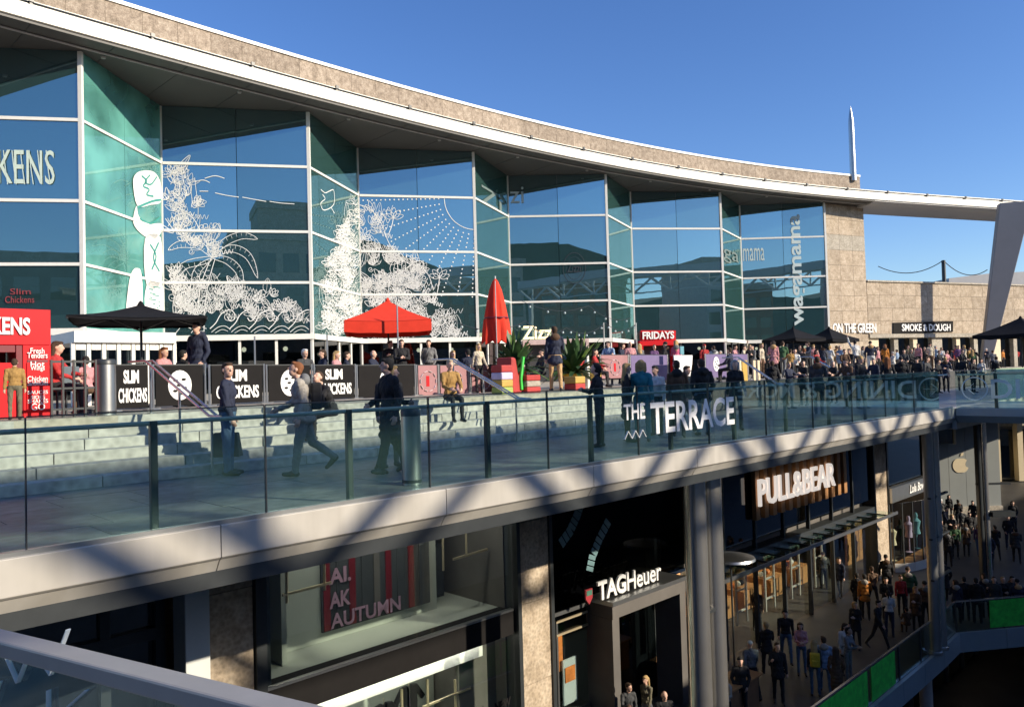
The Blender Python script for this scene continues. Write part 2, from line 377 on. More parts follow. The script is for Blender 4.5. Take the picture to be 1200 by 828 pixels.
# steps: six risers of stone blocks
st = empty('terrace_steps', EP(2, 5.3, 0), kind='structure')
random.seed(3)
for k in range(6):
    p0 = 4.4+.36*k; s = -14.0+random.uniform(0, 1.2)
    while s < 12.4:
        L = random.choice((1.5, 1.8, 1.8, 2.1)); e = min(s+L, 12.5)
        mb = MB(); mb.ep(s+.006, e-.006, p0+random.uniform(-.004, .004), p0+.40 if k < 5 else p0+.36, .16*k-.16 if k else -.003, .16*(k+1)+random.uniform(-.003, .002) + (.001 if k == 5 else 0))
        mb.build('step_block', step_stone, st, bevel=.008); s += L
wl = empty('backing_wall', EP(20, 6.6, 0), kind='structure')     # wall added where the steps end, coloured dark to set off the glass lettering
for i in range(26): MB().ep(12.62+1.8*i+.006, 12.62+1.8*(i+1)-.006, 6.72+random.uniform(-.004, .004), 6.895, -.003, TZ+.02).build('wall_block', mat_dark_wall, wl, bevel=.01)
# deck fascia
fa = empty('deck_fascia', EP(0, 0, -.7), kind='structure')
s = -13.3
while s < 20.2:
    e = min(s+3.0, 20.2)
    prof = [(.30, -.02), (-.02, 0), (-.03, -.005), (-.03, -.33), (.0, -.355), (.01, -.355), (.24, -.70), (.40, -.70)]
    a = [EP(s+.004, p, z) for p, z in prof]; mb = MB(); mb.prism(a, US*(e-s-.008)); mb.build('fascia_panel', fascia_metal, fa, bevel=.006); s += 3.0
m = MB(); m.ep(-13.3, 20.2, .10, .6, -.66, -.03); m.build('fascia_backing', dark_metal, fa)
# ------------------------------------------------------------------ edge balustrade
gb = empty('glass_balustrade', EP(4, .05, 0), 'clear green glass balustrade running along the edge of the terrace deck', 'balustrade')
js = [-13.0+2.25*k-.0 for k in range(0, 15)]; js = [-6.02-2.25*3+2.25*k for k in range(15)]
for a, b in zip(js, js[1:]):
    mb = MB(); b2 = min(b, 20.05)
    mb.ep(a+.008, b2-.008, .02, .04, .0, 1.20); g = mb.build('pane', balu_glass, gb)
    mb = MB(); mb.ep(a+.008, b2-.008, .018, .042, 1.201, 1.213); mb.build('edge_strip', dark_metal, g)
for a in js[:-1]:
    mb = MB(); mb.ep(a-.006, a+.006, .012, .048, 0, 1.2); mb.build('joint_clip', dark_metal, gb)
    c = a+1.12
    if c < 20: mb = MB(); mb.ep(c-.035, c+.035, .10, .17, 0, 1.10); mb.build('post', dark_metal, gb, bevel=.008)
mb = MB(); mb.ep(-12.8, 20.0, .12, .22, 1.055, 1.10); mb.build('handrail', rail_green, gb, bevel=.015)
mb = MB(); mb.ep(-12.8, 20.0, -.005, .075, -.0, .045); mb.build('base_shoe', dull_steel, gb)
# lettering on the glass: THE (zigzag) TERRACE
def on_glass(x0, y0, x1, y1, p=.006):
    a = V(x0, y0, p); b = V(x1, y1, p); return a, b
a, _ = on_glass(763, 509, 763, 470); b = V(861, 504, .006); t = V(763, 476, .006)
lt = empty('terrace_lettering', EP(a[0], 0, a[2]), 'white letters reading THE TERRACE with a zigzag mark on the deck glass', 'lettering')
hT = t[2]-a[2]; zT = (a[2]+b[2])/2
put_text('letter', 'TERRACE', EP(a[0], .006, .36), US, Z, b[0]-a[0], .56, white_print, lt, .008, bold=.02, letters=True, flat=True)
q0 = V(731, 490, .006); q1 = V(756, 488, .006)
put_text('letter', 'THE', EP(q0[0], .006, .655), US, Z, q1[0]-q0[0], .265, white_print, lt, .008, bold=.015, letters=True, flat=True)
mb = MB(); z0, z1 = .34, .47; w = (q1[0]-q0[0])/6
pts = [(q0[0]+w*i, z0 if i % 2 == 0 else z1) for i in range(7)]
for (sa, za), (sb, zb) in zip(pts, pts[1:]): mb.bar(EP(sa, .006, za), EP(sb, .006, zb), .008, .03, UP_)
mb.build('zigzag_mark', white_print, lt)
# ------------------------------------------------------------------ link bridge at the corner, its glass carrying the direction lettering
BD = -UP_; BC = EP(20.1, 0, 0)              # runs out over the void from the deck corner
def BP(t, q, z): return BC + BD*t + US*q + Z*z      # t outwards, q across (0 = face seen), z up
def bbox(mb, t0, t1, q0, q1, z0, z1):
    return mb.hexa([BP(t0,q0,z0), BP(t1,q0,z0), BP(t1,q1,z0), BP(t0,q1,z0), BP(t0,q0,z1), BP(t1,q0,z1), BP(t1,q1,z1), BP(t0,q1,z1)])
m = MB(); bbox(m, -.2, 30, .32, 5.2, -.45, -.006); m.build('bridge_deck', paving, kind='structure')
br = empty('bridge_fascia', BP(4, 0, -.5), kind='structure')
for k in range(9):
    mb = MB(); a = [BP(3*k+.004+(0 if k else .05), q, z) for q, z in ((.32, -.02), (.0, 0), (-.02, -.01), (-.02, -.25), (.12, -.47), (.4, -.47))]
    mb.prism(a, BD*(2.992-(0 if k else .05))); mb.build('fascia_panel', bridge_metal, br)
bb = empty('bridge_balustrade', BP(3, .05, 0), 'glass balustrade on the side of the link bridge facing the deck', 'balustrade')
for k in range(13):
    a = .06+2.25*k; mb = MB(); bbox(mb, a+.008, a+2.242, .02, .04, 0, 1.2); g = mb.build('pane', balu_glass, bb)
    mb = MB(); bbox(mb, a+.008, a+2.242, .018, .042, 1.201, 1.215); mb.build('edge_strip', steel, g)
    mb = MB(); bbox(mb, a+1.08, a+1.17, .10, .17, 0, 1.1); mb.build('post', dark_metal, bb)
mb = MB(); bbox(mb, .1, 29, .12, .24, 1.045, 1.1); mb.build('handrail', steel, bb)
bf = empty('bridge_balustrade', BP(3, 4.9, 0), 'glass balustrade along the far side of the link bridge', 'balustrade')
for k in range(12):
    a = .06+2.25*k; mb = MB(); bbox(mb, a+.008, a+2.242, 4.98, 5.0, 0, 1.2); mb.build('pane', balu_glass, bf)
mb = MB(); bbox(mb, .1, 29, 4.8, 4.9, 1.045, 1.1); mb.build('handrail', steel, bf)
dl = empty('direction_lettering', BP(.5, -.01, .3), 'arrow in a ring and the word DINING on the bridge glass', 'lettering')
mb = MB(); c = BP(.62, .006, .62); r = .36
ring = [c+BD*(math.cos(2*math.pi*i/32)*r)+Z*(math.sin(2*math.pi*i/32)*r) for i in range(33)]; [mb.add([c+(p_-c)*1.05 for p_ in q_]+[c+(p_-c)*.95 for p_ in q_[::-1]], [(0,1,2,3)]) for q_ in zip(ring, ring[1:])]; mb.build('ring', blue_white, dl)
mb = MB(); mb.bar(c-BD*.2, c+BD*.22, .01, .045, US); mb.bar(c-BD*.21, c-BD*.02+Z*.17, .01, .045, US); mb.bar(c-BD*.21, c-BD*.02-Z*.17, .01, .045, US); mb.build('arrow', blue_white, dl)
put_text('letter', 'DINING & MORE', BP(1.08, .006, .30), BD, Z, 6.6, .62, blue_white, dl, .008, bold=.012, letters=True, flat=True)
# continuing balustrade beyond the bridge corner
gb2 = empty('glass_balustrade', EP(30, .05, 0), 'far run of deck balustrade continuing beyond the link bridge', 'balustrade')
for k in range(12):
    a = 25.5+2.25*k; mb = MB(); mb.ep(a+.008, a+2.242, .02, .04, 0, 1.2); mb.build('pane', balu_glass, gb2)
mb = MB(); mb.ep(25.5, 52, .1, .2, 1.04, 1.1); mb.build('handrail', steel, gb2)
m = MB(); m.ep(20.2, 60, -.02, .3, -.7, 0); m.build('deck_fascia', fascia_metal, kind='structure')
# ------------------------------------------------------------------ crescent building
OUT = [(-17.48,31.33), (-10.18,39.22), (-2.05,47.05), (6.88,53.29), (16.6,59.7), (26.72,64.58)]
INN = [(-25.2,29.9), (-17.1,37.73), (-8.9,45.56), (.03,52.94), (9.43,58.65), (19.61,64.68)]
ex = np.array([-18.61,-15.3,-14.33,-11.64,-8.85,-4.42,.41,6.11,9.27,20.22,28.97,33.28,47.66]); ey = np.array([28.06,31.01,32.65,35.6,37.46,42.62,45.31,51.47,53.09,59.21,64.02,65.34,70.59])
pc = np.polyfit(ex, ey, 4); dc = np.polyder(pc)
def eave_y(x):
    if x < -18.6: return float(np.polyval(pc, -18.6)+(x+18.6)*1.10)
    if x > 46: return float(np.polyval(pc, 46)+(x-46)*np.polyval(dc, 46))
    return float(np.polyval(pc, x))
def arc(x0, x1, step):
    """points along the eave line at even arc length"""
    pts = []; x = x0
    while x < x1:
        pts.append((x, eave_y(x))); d = (eave_y(x+.05)-eave_y(x-.05))/.1; x += step/math.sqrt(1+d*d)
    pts.append((x1, eave_y(x1))); return pts
def nrm(pts, i):
    a = pts[max(i-1, 0)]; b = pts[min(i+1, len(pts)-1)]; t = Vector((b[0]-a[0], b[1]-a[1], 0)).normalized(); return Vector((-t.y, t.x, 0)), t   # backwards, along
def sweep(mb, pts, prof):
    """prof: closed list of (back, z)"""
    n = len(prof); b = len(mb.v); N = len(pts)
    for i, p in enumerate(pts):
        nb, _ = nrm(pts, i)
        for q, z in prof: mb.v.append(Vector((p[0], p[1], 0))+nb*q+Z*z)
    for i in range(N-1):
        for k in range(n):
            mb.f.append([b+i*n+k, b+(i+1)*n+k, b+(i+1)*n+(k+1)%n, b+i*n+(k+1)%n]); mb.m.append(mb.cur)
    mb.f.append([b+k for k in range(n)]); mb.m.append(mb.cur); mb.f.append([b+(N-1)*n+k for k in range(n)][::-1]); mb.m.append(mb.cur)
    return mb
LB = empty('leisure_building', (0, 55, TZ), 'long curved leisure building with sawtooth glass front under a sweeping white eave', 'building')
EA = arc(-34, 62, 1.5); EB = [p for p in EA if p[0] < 31.3]
sweep(MB(), EA, [(0, 15.47), (.10, 15.45), (.10, 16.0), (0, 16.02)]).build('eave_fascia', eave_white, LB, smooth=True)
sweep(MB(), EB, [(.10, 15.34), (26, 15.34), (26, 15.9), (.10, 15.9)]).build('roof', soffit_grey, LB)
EC = arc(31.0, 62, 1.5)
sweep(MB(), EC, [(.101, 15.36), (.5, 15.16), (3.9, 15.16), (4.2, 15.5), (4.2, 15.95), (.101, 15.95)]).build('roof_beam', beam_grey, LB)
sweep(MB(), EA, [(.55, 16.0), (.75, 16.0), (.75, 16.42), (.55, 16.42)]).build('roof_upstand', eave_white, LB)
mb = MB()
pp = [Vector((p[0], p[1], 16.22))+nrm(EA, i)[0]*.28 for i, p in enumerate(EA)]; mb.tube(pp, .045, 6); mb.build('gutter_rail', dark_metal, LB)
for i, p in enumerate(EA):
    if i % 3 == 1:
        nb, t = nrm(EA, i); c = Vector((p[0], p[1], 16.2)); mb = MB()
        mb.box(c+nb*.25-Z*.1, (.10, .3, .22), (t, nb, Z)); mb.box(c+nb*.1+Z*.05, (.16, .1, .16), (t, nb, Z)); mb.build('gutter_bracket', dark_metal, LB)
pp = [Vector((p[0], p[1], 15.29))+nrm(EB, i)[0]*1.0 for i, p in enumerate(EB)]; MB().tube(pp, .05, 6).build('soffit_pipe', beam_grey, LB)
for i, p in enumerate(EB):        # soffit board joints and small downlights
    if i % 4 == 2:
        nb, t = nrm(EB, i); c = Vector((p[0], p[1], 15.325)); MB().lathe(c+nb*1.5-Z*.05, [(.09, 0), (.11, .07)], 10).build('downlight', beam_grey, LB)
    nb, t = nrm(EB, i); c = Vector((p[0], p[1], 15.335))
    if i % 2 == 0: MB().bar(c+nb*.2, c+nb*12, .02, .02).build('soffit_joint', dark_metal, LB)
# parapet
PP = arc(-30, 30.6, 1.5)
for i in range(len(PP)-1):
    nb, t = nrm(PP, i); a = Vector((*PP[i], 0))+nb*1.05; b = Vector((*PP[i+1], 0))+nrm(PP, i+1)[0]*1.05; tt = (b-a).normalized(); L = (b-a).length
    n2 = Vector((-tt.y, tt.x, 0)); c = (a+b)/2 + n2*(.25+random.uniform(-.004, .004))
    MB().box(c+Z*16.75, (L-.012, .5, 1.68), (tt, n2, Z)).build('parapet_panel', parapet_stone, LB)
sweep(MB(), PP, [(.98, 17.60), (1.62, 17.60), (1.62, 17.76), (.98, 17.76)]).build('parapet_cap', white_paint, LB)
# glazed sawtooth
ROWS = [3.88, 6.5, 9.1, 12.45, 15.33]
def facet(a, b, wide, kind):
    a = Vector((*a, 0)); b = Vector((*b, 0)); t = (b-a).normalized(); n = Vector((t.y, -t.x, 0)); L = (b-a).length
    if (EYE-(a+b)/2).dot(n) < 0: n = -n
    w = .11 if wide else .09; bay = None
    for z in ROWS[1:4]: MB().box((a+b)/2+Z*z, (L-.14, .12, w+.02), (t, n, Z)).build('transom', mull_white, LB)
    gm = face_glass if wide else (teal_glass if kind == 't' else ret_glass)
    nc = 2
    for z0, z1 in zip(ROWS, ROWS[1:]):
        for c in range(nc):
            x0 = L*c/nc; x1 = L*(c+1)/nc; g = MB(); j1 = random.uniform(-.0022, .0022); j2 = random.uniform(-.0022, .0022); t_ = (t+n*j1).normalized(); z_ = (Z+n*j2).normalized(); n_ = z_.cross(t_)*(1 if z_.cross(t_).dot(n) > 0 else -1)
            g.box(a+t*(x0+x1)/2+Z*(z0+z1)/2-n*.02, (x1-x0-.03, .02, z1-z0-.02), (t_, n_, z_)); g.build('pane', gm, LB)
    return a, b, t, n, L, bay
FW = []; FR = []
for k in range(6):
    FW.append(facet(INN[k], OUT[k], True, ''))
    if k < 5: FR.append(facet(OUT[k], INN[k+1], False, 't' if k == 0 else 'r'))
for k, (x, y) in enumerate(OUT):
    MB().box((x, y, 9.5), (.16, .16, 11.6)).build('corner_mullion', mull_white, LB)
for k, (x, y) in enumerate(INN): MB().box((x, y, 9.5), (.10, .10, 11.6)).build('corner_mullion', mull_white, LB)
# ground storey below the glass: beam, posts, shop windows
for k in range(11):
    (a, b, t, n, L, bay) = FW[k//2] if k % 2 == 0 else FR[k//2]
    MB().box((a+b)/2+Z*3.74, (L+.1, .34, .27), (t, n, Z)).build('transom_beam', mull_white, LB)
    npst = max(2, round(L/1.75)); gs = []
    for i in range(npst+1):
        MB().box(a+t*(L*i/npst)+Z*(2.28)-n*.02, (.13, .13, 2.63), (t, n, Z)).build('shopfront_post', mull_white if k < 6 or i in (0, npst) else dark_metal, LB)
        if i < npst:
            MB().box(a+t*(L*(i+.5)/npst)+Z*2.28-n*.03, (L/npst-.14, .02, 2.62), (t, n, Z)).build('pane', dark_glass, LB)
# interior: back wall, inner floor plate
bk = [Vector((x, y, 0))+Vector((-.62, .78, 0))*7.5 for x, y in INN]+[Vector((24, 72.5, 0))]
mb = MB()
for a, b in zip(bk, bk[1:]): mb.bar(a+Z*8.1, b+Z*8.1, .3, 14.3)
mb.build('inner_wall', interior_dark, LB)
for k in range(6):      # mezzanine slabs and hanging lamps
    a, b, t, n, L, bay = FW[k]
    MB().box((a+b)/2-n*3.4+Z*6.5, (L-.3, 5.6, .22), (t, n, Z)).build('mezzanine', interior_mid, LB)
    for j in range(3):
        c = a+t*(L*(j+.7)/3.4)-n*1.6+Z*3.2; q = MB().ball(c, .13).build('pendant_lamp', lamp_glow, LB); MB().tube([c+Z*.1, c+Z*3.2], .012, 5).build('cable', dark_metal, q)
# stone end core and low wall, in panels
def stone_wall(a, b, z0, z1, th, rows, pw, seed=1, shade=sandstone, band=None, top=True):
    a = Vector((*a, 0)); b = Vector((*b, 0)); t = (b-a).normalized(); n = Vector((-t.y, t.x, 0)); L = (b-a).length
    MB().box((a+b)/2+n*(th/2+.06)+Z*(z0+z1)/2, (L-.02, th, z1-z0-.02), (t, n, Z)).build('wall_core', concrete, LB)
    nc = max(1, round(L/pw))
    for r in range(rows):
        h = (z1-z0)/rows; zz = z0+h*r
        for c in range(nc):
            x0 = L*c/nc; x1 = L*(c+1)/nc
            MB().box(a+t*(x0+x1)/2+n*(.03+random.uniform(-.006, .006))+Z*(zz+h/2), (x1-x0-.02, .10, h-.02), (t, n, Z)).build('stone_panel', shade if not (band and r in band) else pale_stone, LB)
    return a, b, t, n
random.seed(11)
stone_wall((26.85, 64.75), (31.0, 66.7), TZ, 15.3, 8, 11, 1.4, band=(8,))
WL0 = (31.05, 66.75); WL1 = (58, 77.9)
a, b, t, n = stone_wall(WL0, WL1, 4.2, 8.75, 1.2, 4, 1.45)
MB().box((a+b)/2+n*.6+Z*8.83, ((b-a).length, 1.5, .14), (t, n, Z)).build('coping', pale_stone, LB)
MB().box((a+b)/2+n*.5+Z*4.02, ((b-a).length, 1.3, .34), (t, n, Z)).build('lintel', pale_stone, LB)
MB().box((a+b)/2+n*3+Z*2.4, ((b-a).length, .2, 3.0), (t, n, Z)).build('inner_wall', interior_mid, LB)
x = 0; k = 0
while x < (b-a).length-1:
    w = .5 if k % 3 else 1.3; MB().box(a+t*(x+w/2)+n*.35+Z*2.4, (w, .4, 2.9), (t, n, Z)).build('pier', pale_stone if k % 2 else cream, LB)
    MB().box(a+t*(x+w+.9)+n*.6+Z*2.4, (1.75, .04, 2.85), (t, n, Z)).build('window', dark_glass, LB); x += w+1.85; k += 1
# leaning fin column and roof mast
fn = Vector((-.30, -.95, 0)).normalized()
tp = [onpl(x, y, (40, 67.6, 0), fn) for x, y in ((1148.5, 400), (1159, 400), (1211, 250), (1172.5, 250))]
tp[0].z = tp[1].z = TZ
tp[2].z = tp[3].z = 15.3
m = MB(); m.prism(tp, -fn*.9); m.build('fin_column', fin_grey, label='grey leaning fin column tapering down from the roof beam at far right', cat='column', bevel=.04)
c = onpl(999.5, 195, (29, 65, 0), (0, 1, 0)); h = 6.1
MB().lathe((c.x, c.y, 17.2), [(.26, 0), (.26, .1), (.23, 4.9), (.20, 5.3), (.12, 5.9), (.02, 6.4)], 16).build('roof_mast', dull_steel, smooth=True, label='tall pointed metal mast standing on the stone roof parapet', cat='mast')
# ------------------------------------------------------------------ shops under the deck (front plane p = 6.2)
SP = 6.2; ZC = -.56
low_glass = glass('lower_glass', (.75, .86, .82), .02, boost=1.0)
def epb(s0, s1, p0, p1, z0, z1, name, mt, par, **k): return MB().ep(s0, s1, p0, p1, z0, z1).build(name, mt, par, **k)
# party walls and back
pw = empty('shop_back_wall', EP(12, 12, ZS), kind='structure')
epb(-14, 37, 13.2, 13.5, ZS, ZC, 'wall', interior_mid, pw)
# columns in front of the shops
def round_col(s, p, r, label, mt=steel, z1=-.72):
    c = EP(s, p, ZS); o = MB().lathe(c, [(r*1.25, 0), (r*1.25, .12), (r, .13), (r, z1-ZS)], 20).build('column', mt, smooth=True, label=label, cat='column'); return o
tc = empty('twin_column', EP(6.8, 1.2, ZS), 'pair of shiny steel tubes carrying the deck in front of the watch shop', 'column')
for ds in (-.33, .30): MB().lathe(EP(6.82+ds, 1.2, ZS), [(.3, 0), (.3, .1), (.235, .11), (.235, 7.8)], 24).build('tube', steel, tc, smooth=True)
for z in (-3.7, -6.4): epb(6.35, 7.3, 1.05, 1.35, z, z+.07, 'clamp', dark_metal, tc)
tc2 = empty('twin_column', EP(21.5, 1.2, ZS), 'pair of steel tubes carrying the deck near the alley to the grey shop', 'column')
for ds in (-.3, .35): MB().lathe(EP(21.5+ds, 1.2, ZS), [(.22, 0), (.22, .1), (.17, .11), (.17, 7.8)], 20).build('tube', steel if ds > 0 else dull_steel, tc2, smooth=True)
for z in (-3.2, -4.6, -6.0): epb(21.0, 22.9, 1.1, 1.2, z, z+.06, 'bracket_arm', dark_metal, tc2)
bcx = G(1156, 690, ZS); bcc = empty('twin_column', bcx, 'dark column with a bright edge standing under the link bridge', 'column')
MB().box(bcx+Z*4.05+Vector((-.12, 0, 0)), (.18, .3, 7.9)).build('tube', dark_metal, bcc, bevel=.06); MB().lathe(bcx+Vector((.12, -.05, 0)), [(.13, 0), (.13, 7.95)], 14).build('tube', steel, bcc, smooth=True)  # brighter steel tube stands in for the lit right edge
MB().box(bcx+Vector((.5, 0, 4.6)), (1.5, .12, .08)).build('bracket_arm', dark_metal, bcc); MB().box(bcx+Vector((.75, -.1, 3.3)), (1.0, .4, .22)).build('speaker_arm', dark_metal, bcc)
epb(-2.5, -2.07, 5.6, 6.15, ZS, ZC, 'pale_column', pale_column, None, label='flat pale column left of the fashion window under the deck', cat='column', bevel=.02)
# dark unit at the left
du = empty('dark_shop_unit', EP(-8, SP, ZS), 'unlit shop unit with brown glazing behind the near handrail', 'shop front')
epb(-14, -2.6, SP+.3, SP+.34, ZS, ZC, 'window', dark_glass, du); epb(-14, -2.6, 8.5, 8.7, ZS, ZC, 'wall', interior_dark, du)
for s in (-13.2, -10.7, -8.2, -5.7, -3.6, -2.7): epb(s, s+.16, SP+.2, SP+.4, ZS, ZC, 'frame', dark_metal, du)
epb(-14, -2.6, SP+.18, SP+.42, -3.0, -2.8, 'frame', dark_metal, du); epb(-8, -3.8, 7.2, 7.6, -4.9, -2.2, 'panel', timber, du)
sp_ = empty('stone_pier', EP(-1.5, SP, ZS), 'sandy stone pier in black frames between pale column and fashion window', 'pier')
for z0, z1 in ((ZS, -6.5), (-6.5, -4.4), (-4.4, -2.4), (-2.4, ZC)): epb(-2.0, -1.0, SP, SP+.5, z0+.008, z1-.008, 'stone_panel', sandstone, sp_)
for s in (-2.1, -.97): epb(s, s+.1 if s < -1.5 else -.76, SP-.08, SP+.5, ZS, ZC, 'frame', dark_metal, sp_)
# fashion shop window, two storeys
nl = empty('fashion_shop', EP(2.5, SP, ZS), 'two storey fashion shop window with clothes rails and pale display box', 'shop front')
for a, b in ((-.74, 2.62), (2.62, 5.86)):
    epb(a+.006, b-.006, SP, SP+.02, -4.44, ZC-.01, 'window', shop_glass, nl); epb(a+.006, b-.006, SP, SP+.02, ZS+.2, -5.04, 'window', shop_glass, nl)
epb(-.75, 5.87, SP-.02, SP+.5, -5.03, -4.45, 'spandrel', black_board, nl); epb(-.75, 5.87, SP+.5, 9.6, -4.75, -4.47, 'display_floor', interior_pale, nl)
epb(-.75, 5.87, SP-.03, SP+.1, -4.45, -4.40, 'sill', dull_steel, nl)
epb(-.75, 5.87, 9.6, 9.8, -4.47, ZC, 'wall', interior_mid, nl); epb(-.76, -.6, SP+.1, 9.6, -4.47, ZC, 'side_wall', interior_dark, nl); epb(5.87, 5.99, SP+.3, 9.6, ZS, ZC, 'side_wall', interior_mid, nl)
epb(.22, 4.75, 7.85, 7.95, -4.46, -.7, 'display_wall', interior_pale, nl); epb(.10, .22, 7.2, 7.95, -4.46, -.7, 'display_wall', interior_pale, nl)
ps = epb(1.4, 4.5, 7.80, 7.84, -4.24, -1.0, 'poster', interior_dark, nl)
random.seed(5)
for i in range(9):
    s = 1.45+.34*i; epb(s, s+.17, 7.785, 7.80, -4.22, -1.02, 'stripe', (dark_red, interior_dark, dark_red, interior_dark, interior_mid)[i % 5], ps)
pinkp = mat('pink_print', (.42, .25, .34), .6)
put_text('lettering', 'AI.', EP(1.58, 7.76, -3.2), US, Z, .58, .36, pinkp, ps, .01, bold=.03)
put_text('lettering', 'AK', EP(1.58, 7.76, -3.74), US, Z, .56, .36, pinkp, ps, .01, bold=.03)
put_text('lettering', 'AUTUMN', EP(1.6, 7.76, -4.2), US, Z, 1.95, .34, pinkp, ps, .01, bold=.02)
for (x0, y0, x1, y1) in ((331,697,388,682), (335.7,668,336.2,706), (380,655,380.5,691), (519,627,519.5,668), (531,655,571,643), (546,622,546.5,648)):
    a = V(x0, y0, 7.0); b = V(x1, y1, 7.0); MB().bar(EP(a[0], 7.0, a[2]), EP(b[0], 7.0, b[2]), .05, .05).build('hanging_rail', gold, nl)
epb(3.4, 5.6, 8.6, 9.5, -4.46, -3.1, 'plinth', interior_dark, nl)
epb(-.7, 5.3, 6.75, 7.4, -5.55, -5.06, 'bulkhead', white_paint, nl); epb(-.7, 5.8, 9.4, 9.6, ZS, -4.8, 'wall', interior_pale, nl)
epb(-.7, 5.87, 6.3, 9.4, ZS, ZS+.2, 'display_floor', interior_pale, nl)
epb(.3, 5.6, 6.5, 6.75, -.92, -.88, 'glow_strip', fill_glow, nl); epb(.2, 5.4, 8.3, 8.45, -5.12, -5.06, 'glow_strip', fill_glow, nl); epb(.4, 5.2, 6.5, 6.56, -5.12, -5.06, 'glow_strip', fill_glow, nl)  # ceiling strips added only to brighten the display wall and window
def garment(s, p, z, mt, w=.24, h=.62):
    mb = MB(); pts = [(-w,0),(-w*2.0,-.34),(-w*1.55,-.42),(-w*.95,-.2),(-w*.98,-h),(w*.98,-h),(w*.95,-.2),(w*1.55,-.42),(w*2.0,-.34),(w,0),(.07,.03),(0,-.03),(-.07,.03)]
    mb.prism([EP(s+a, p, z+b) for a, b in pts], UP_*.09); o = mb.build('hanging_top', mt, nl, bevel=.02); MB().tube([EP(s, p+.04, z), EP(s, p+.04, z+.14)], .008, 5).build('hanger', gold, o)
lilac = mat('lilac_cloth', (.42, .33, .50), .8); aqua = mat('aqua_cloth', (.12, .30, .36), .8)
for i, (s, z, mt) in enumerate(((1.3,-6.3,black_fabric), (1.75,-6.2,lilac), (2.15,-6.25,black_fabric), (2.55,-6.9,aqua), (2.7,-6.1,black_fabric), (3.5,-5.95,black_fabric), (.8,-6.6,aqua))): garment(s, 7.3+.1*(i % 2), z, mt, h=.62+.3*(i % 3))
for a, b in (((3.65,-7.9),(3.65,-5.7)), ((4.5,-7.9),(4.5,-5.95)), ((3.5,-6.3),(5.0,-6.3)), ((3.2,-6.95),(4.6,-6.95)), ((2.9,-8.2),(2.9,-5.7))):
    MB().bar(EP(a[0], 6.9, a[1]), EP(b[0], 6.9, b[1]), .045, .045, UP_ if a[0] == b[0] else None).build('rail_post', gold, nl)
put_text('lettering', 'NEW', EP(5.15, SP-.01, -6.75), US, Z, .55, .22, black_board, nl, .006, bold=.04); put_text('lettering', 'LOOK', EP(5.10, SP-.01, -7.1), US, Z, .72, .22, black_board, nl, .006, bold=.04)
epb(5.15, 5.85, SP+.2, SP+.5, -8.2, -7.2, 'panel', teal_box, nl); epb(4.6, 5.86, SP+.7, SP+.8, ZS, -5.1, 'panel', interior_mid, nl)
# sunlit stone pilasters
def pilaster(s0, s1, label, cuts):
    o = empty('stone_pilaster', EP((s0+s1)/2, SP, ZS), label, 'pilaster')
    for z0, z1 in zip(cuts, cuts[1:]): epb(s0+.08, s1-.08, SP-.1, SP+.5, z0+.006, z1-.006, 'stone_panel', sandstone, o)
    for a in (s0-.04, s1-.08): epb(a, a+.12, SP-.16, SP+.5, ZS, ZC, 'frame', dark_metal, o)
pilaster(5.95, 7.2, 'sunlit sandy stone pilaster between the fashion window and the watch shop', [ZS, -6.4, -4.35, -2.3, ZC])
pilaster(29.3, 31.0, 'sunlit stone pilaster right of the slatted clothes shop front', [ZS, -6.4, -4.35, -2.3, ZC])
# watch shop
wsh = empty('watch_shop', EP(10.4, SP, ZS), 'dark watch shop front with white letters above a portal', 'shop front')
for a, b in ((7.3, 9.4), (9.4, 11.5), (11.5, 13.6)): epb(a+.008, b-.008, SP, SP+.03, -4.9, ZC, 'window', tint_glass, wsh)
epb(7.3, 13.6, SP+.9, SP+1.0, ZS, ZC, 'wall', interior_dark, wsh); epb(7.3, 13.6, SP-.03, SP+.2, -4.98, -4.88, 'frame', dull_steel, wsh)
epb(8.75, 12.3, SP-.9, SP+.05, -4.86, -4.74, 'canopy', dull_steel, wsh); epb(8.75, 12.3, SP-.88, SP+.05, -5.2, -4.87, 'portal_head', interior_mid, wsh)
for s in (8.75, 12.0): epb(s, s+.3, SP-.86, SP+.05, ZS, -5.21, 'portal_side', interior_mid, wsh)
epb(9.06, 11.99, SP+.06, SP+.1, ZS+.02, -5.22, 'door', dark_glass, wsh)
for s0, s1 in ((7.4, 8.7), (12.35, 13.55)):
    w_ = epb(s0, s1, SP, SP+.02, -7.6, -5.1, 'window', shop_glass, wsh); epb(s0, s1, SP-.05, SP+.6, ZS, -7.62, 'plinth', dull_steel if s0 < 9 else timber, wsh)
    for z in (-5.15, -5.5): epb(s0, s1, SP-.06, SP-.01, z, z+.05, 'frame', gold, wsh)
    epb(s0, s0+.06, SP-.05, SP+.1, -7.6, -5.1, 'frame', dull_steel, wsh)
orange = mat('orange_print', (.65, .20, .05), .5, var=.3, scale=6)
epb(7.5, 7.95, SP+.25, SP+.3, -6.6, -5.6, 'poster', orange, wsh); epb(7.85, 8.4, SP+.15, SP+.2, -7.5, -6.3, 'poster', blue_white, wsh); epb(7.9, 8.3, SP+.12, SP+.14, -6.9, -6.5, 'poster', orange, wsh); epb(12.6, 12.9, SP+.2, SP+.25, -7.2, -5.4, 'poster', cream, wsh)
a = V(700, 692, SP-.6); b = V(774, 674, SP-.6)
tz = (a[2]+b[2])/2
sg = empty('watch_shop_sign', EP(a[0], SP-.6, -4.73), 'white letters TAGHeuer with a red and green shield standing on the portal', 'shop sign')
put_text('letter', 'TAG', EP(a[0], SP-.6, -4.70), US, Z, (b[0]-a[0])*.42, .52, white_print, sg, .06, bold=.03, letters=True)
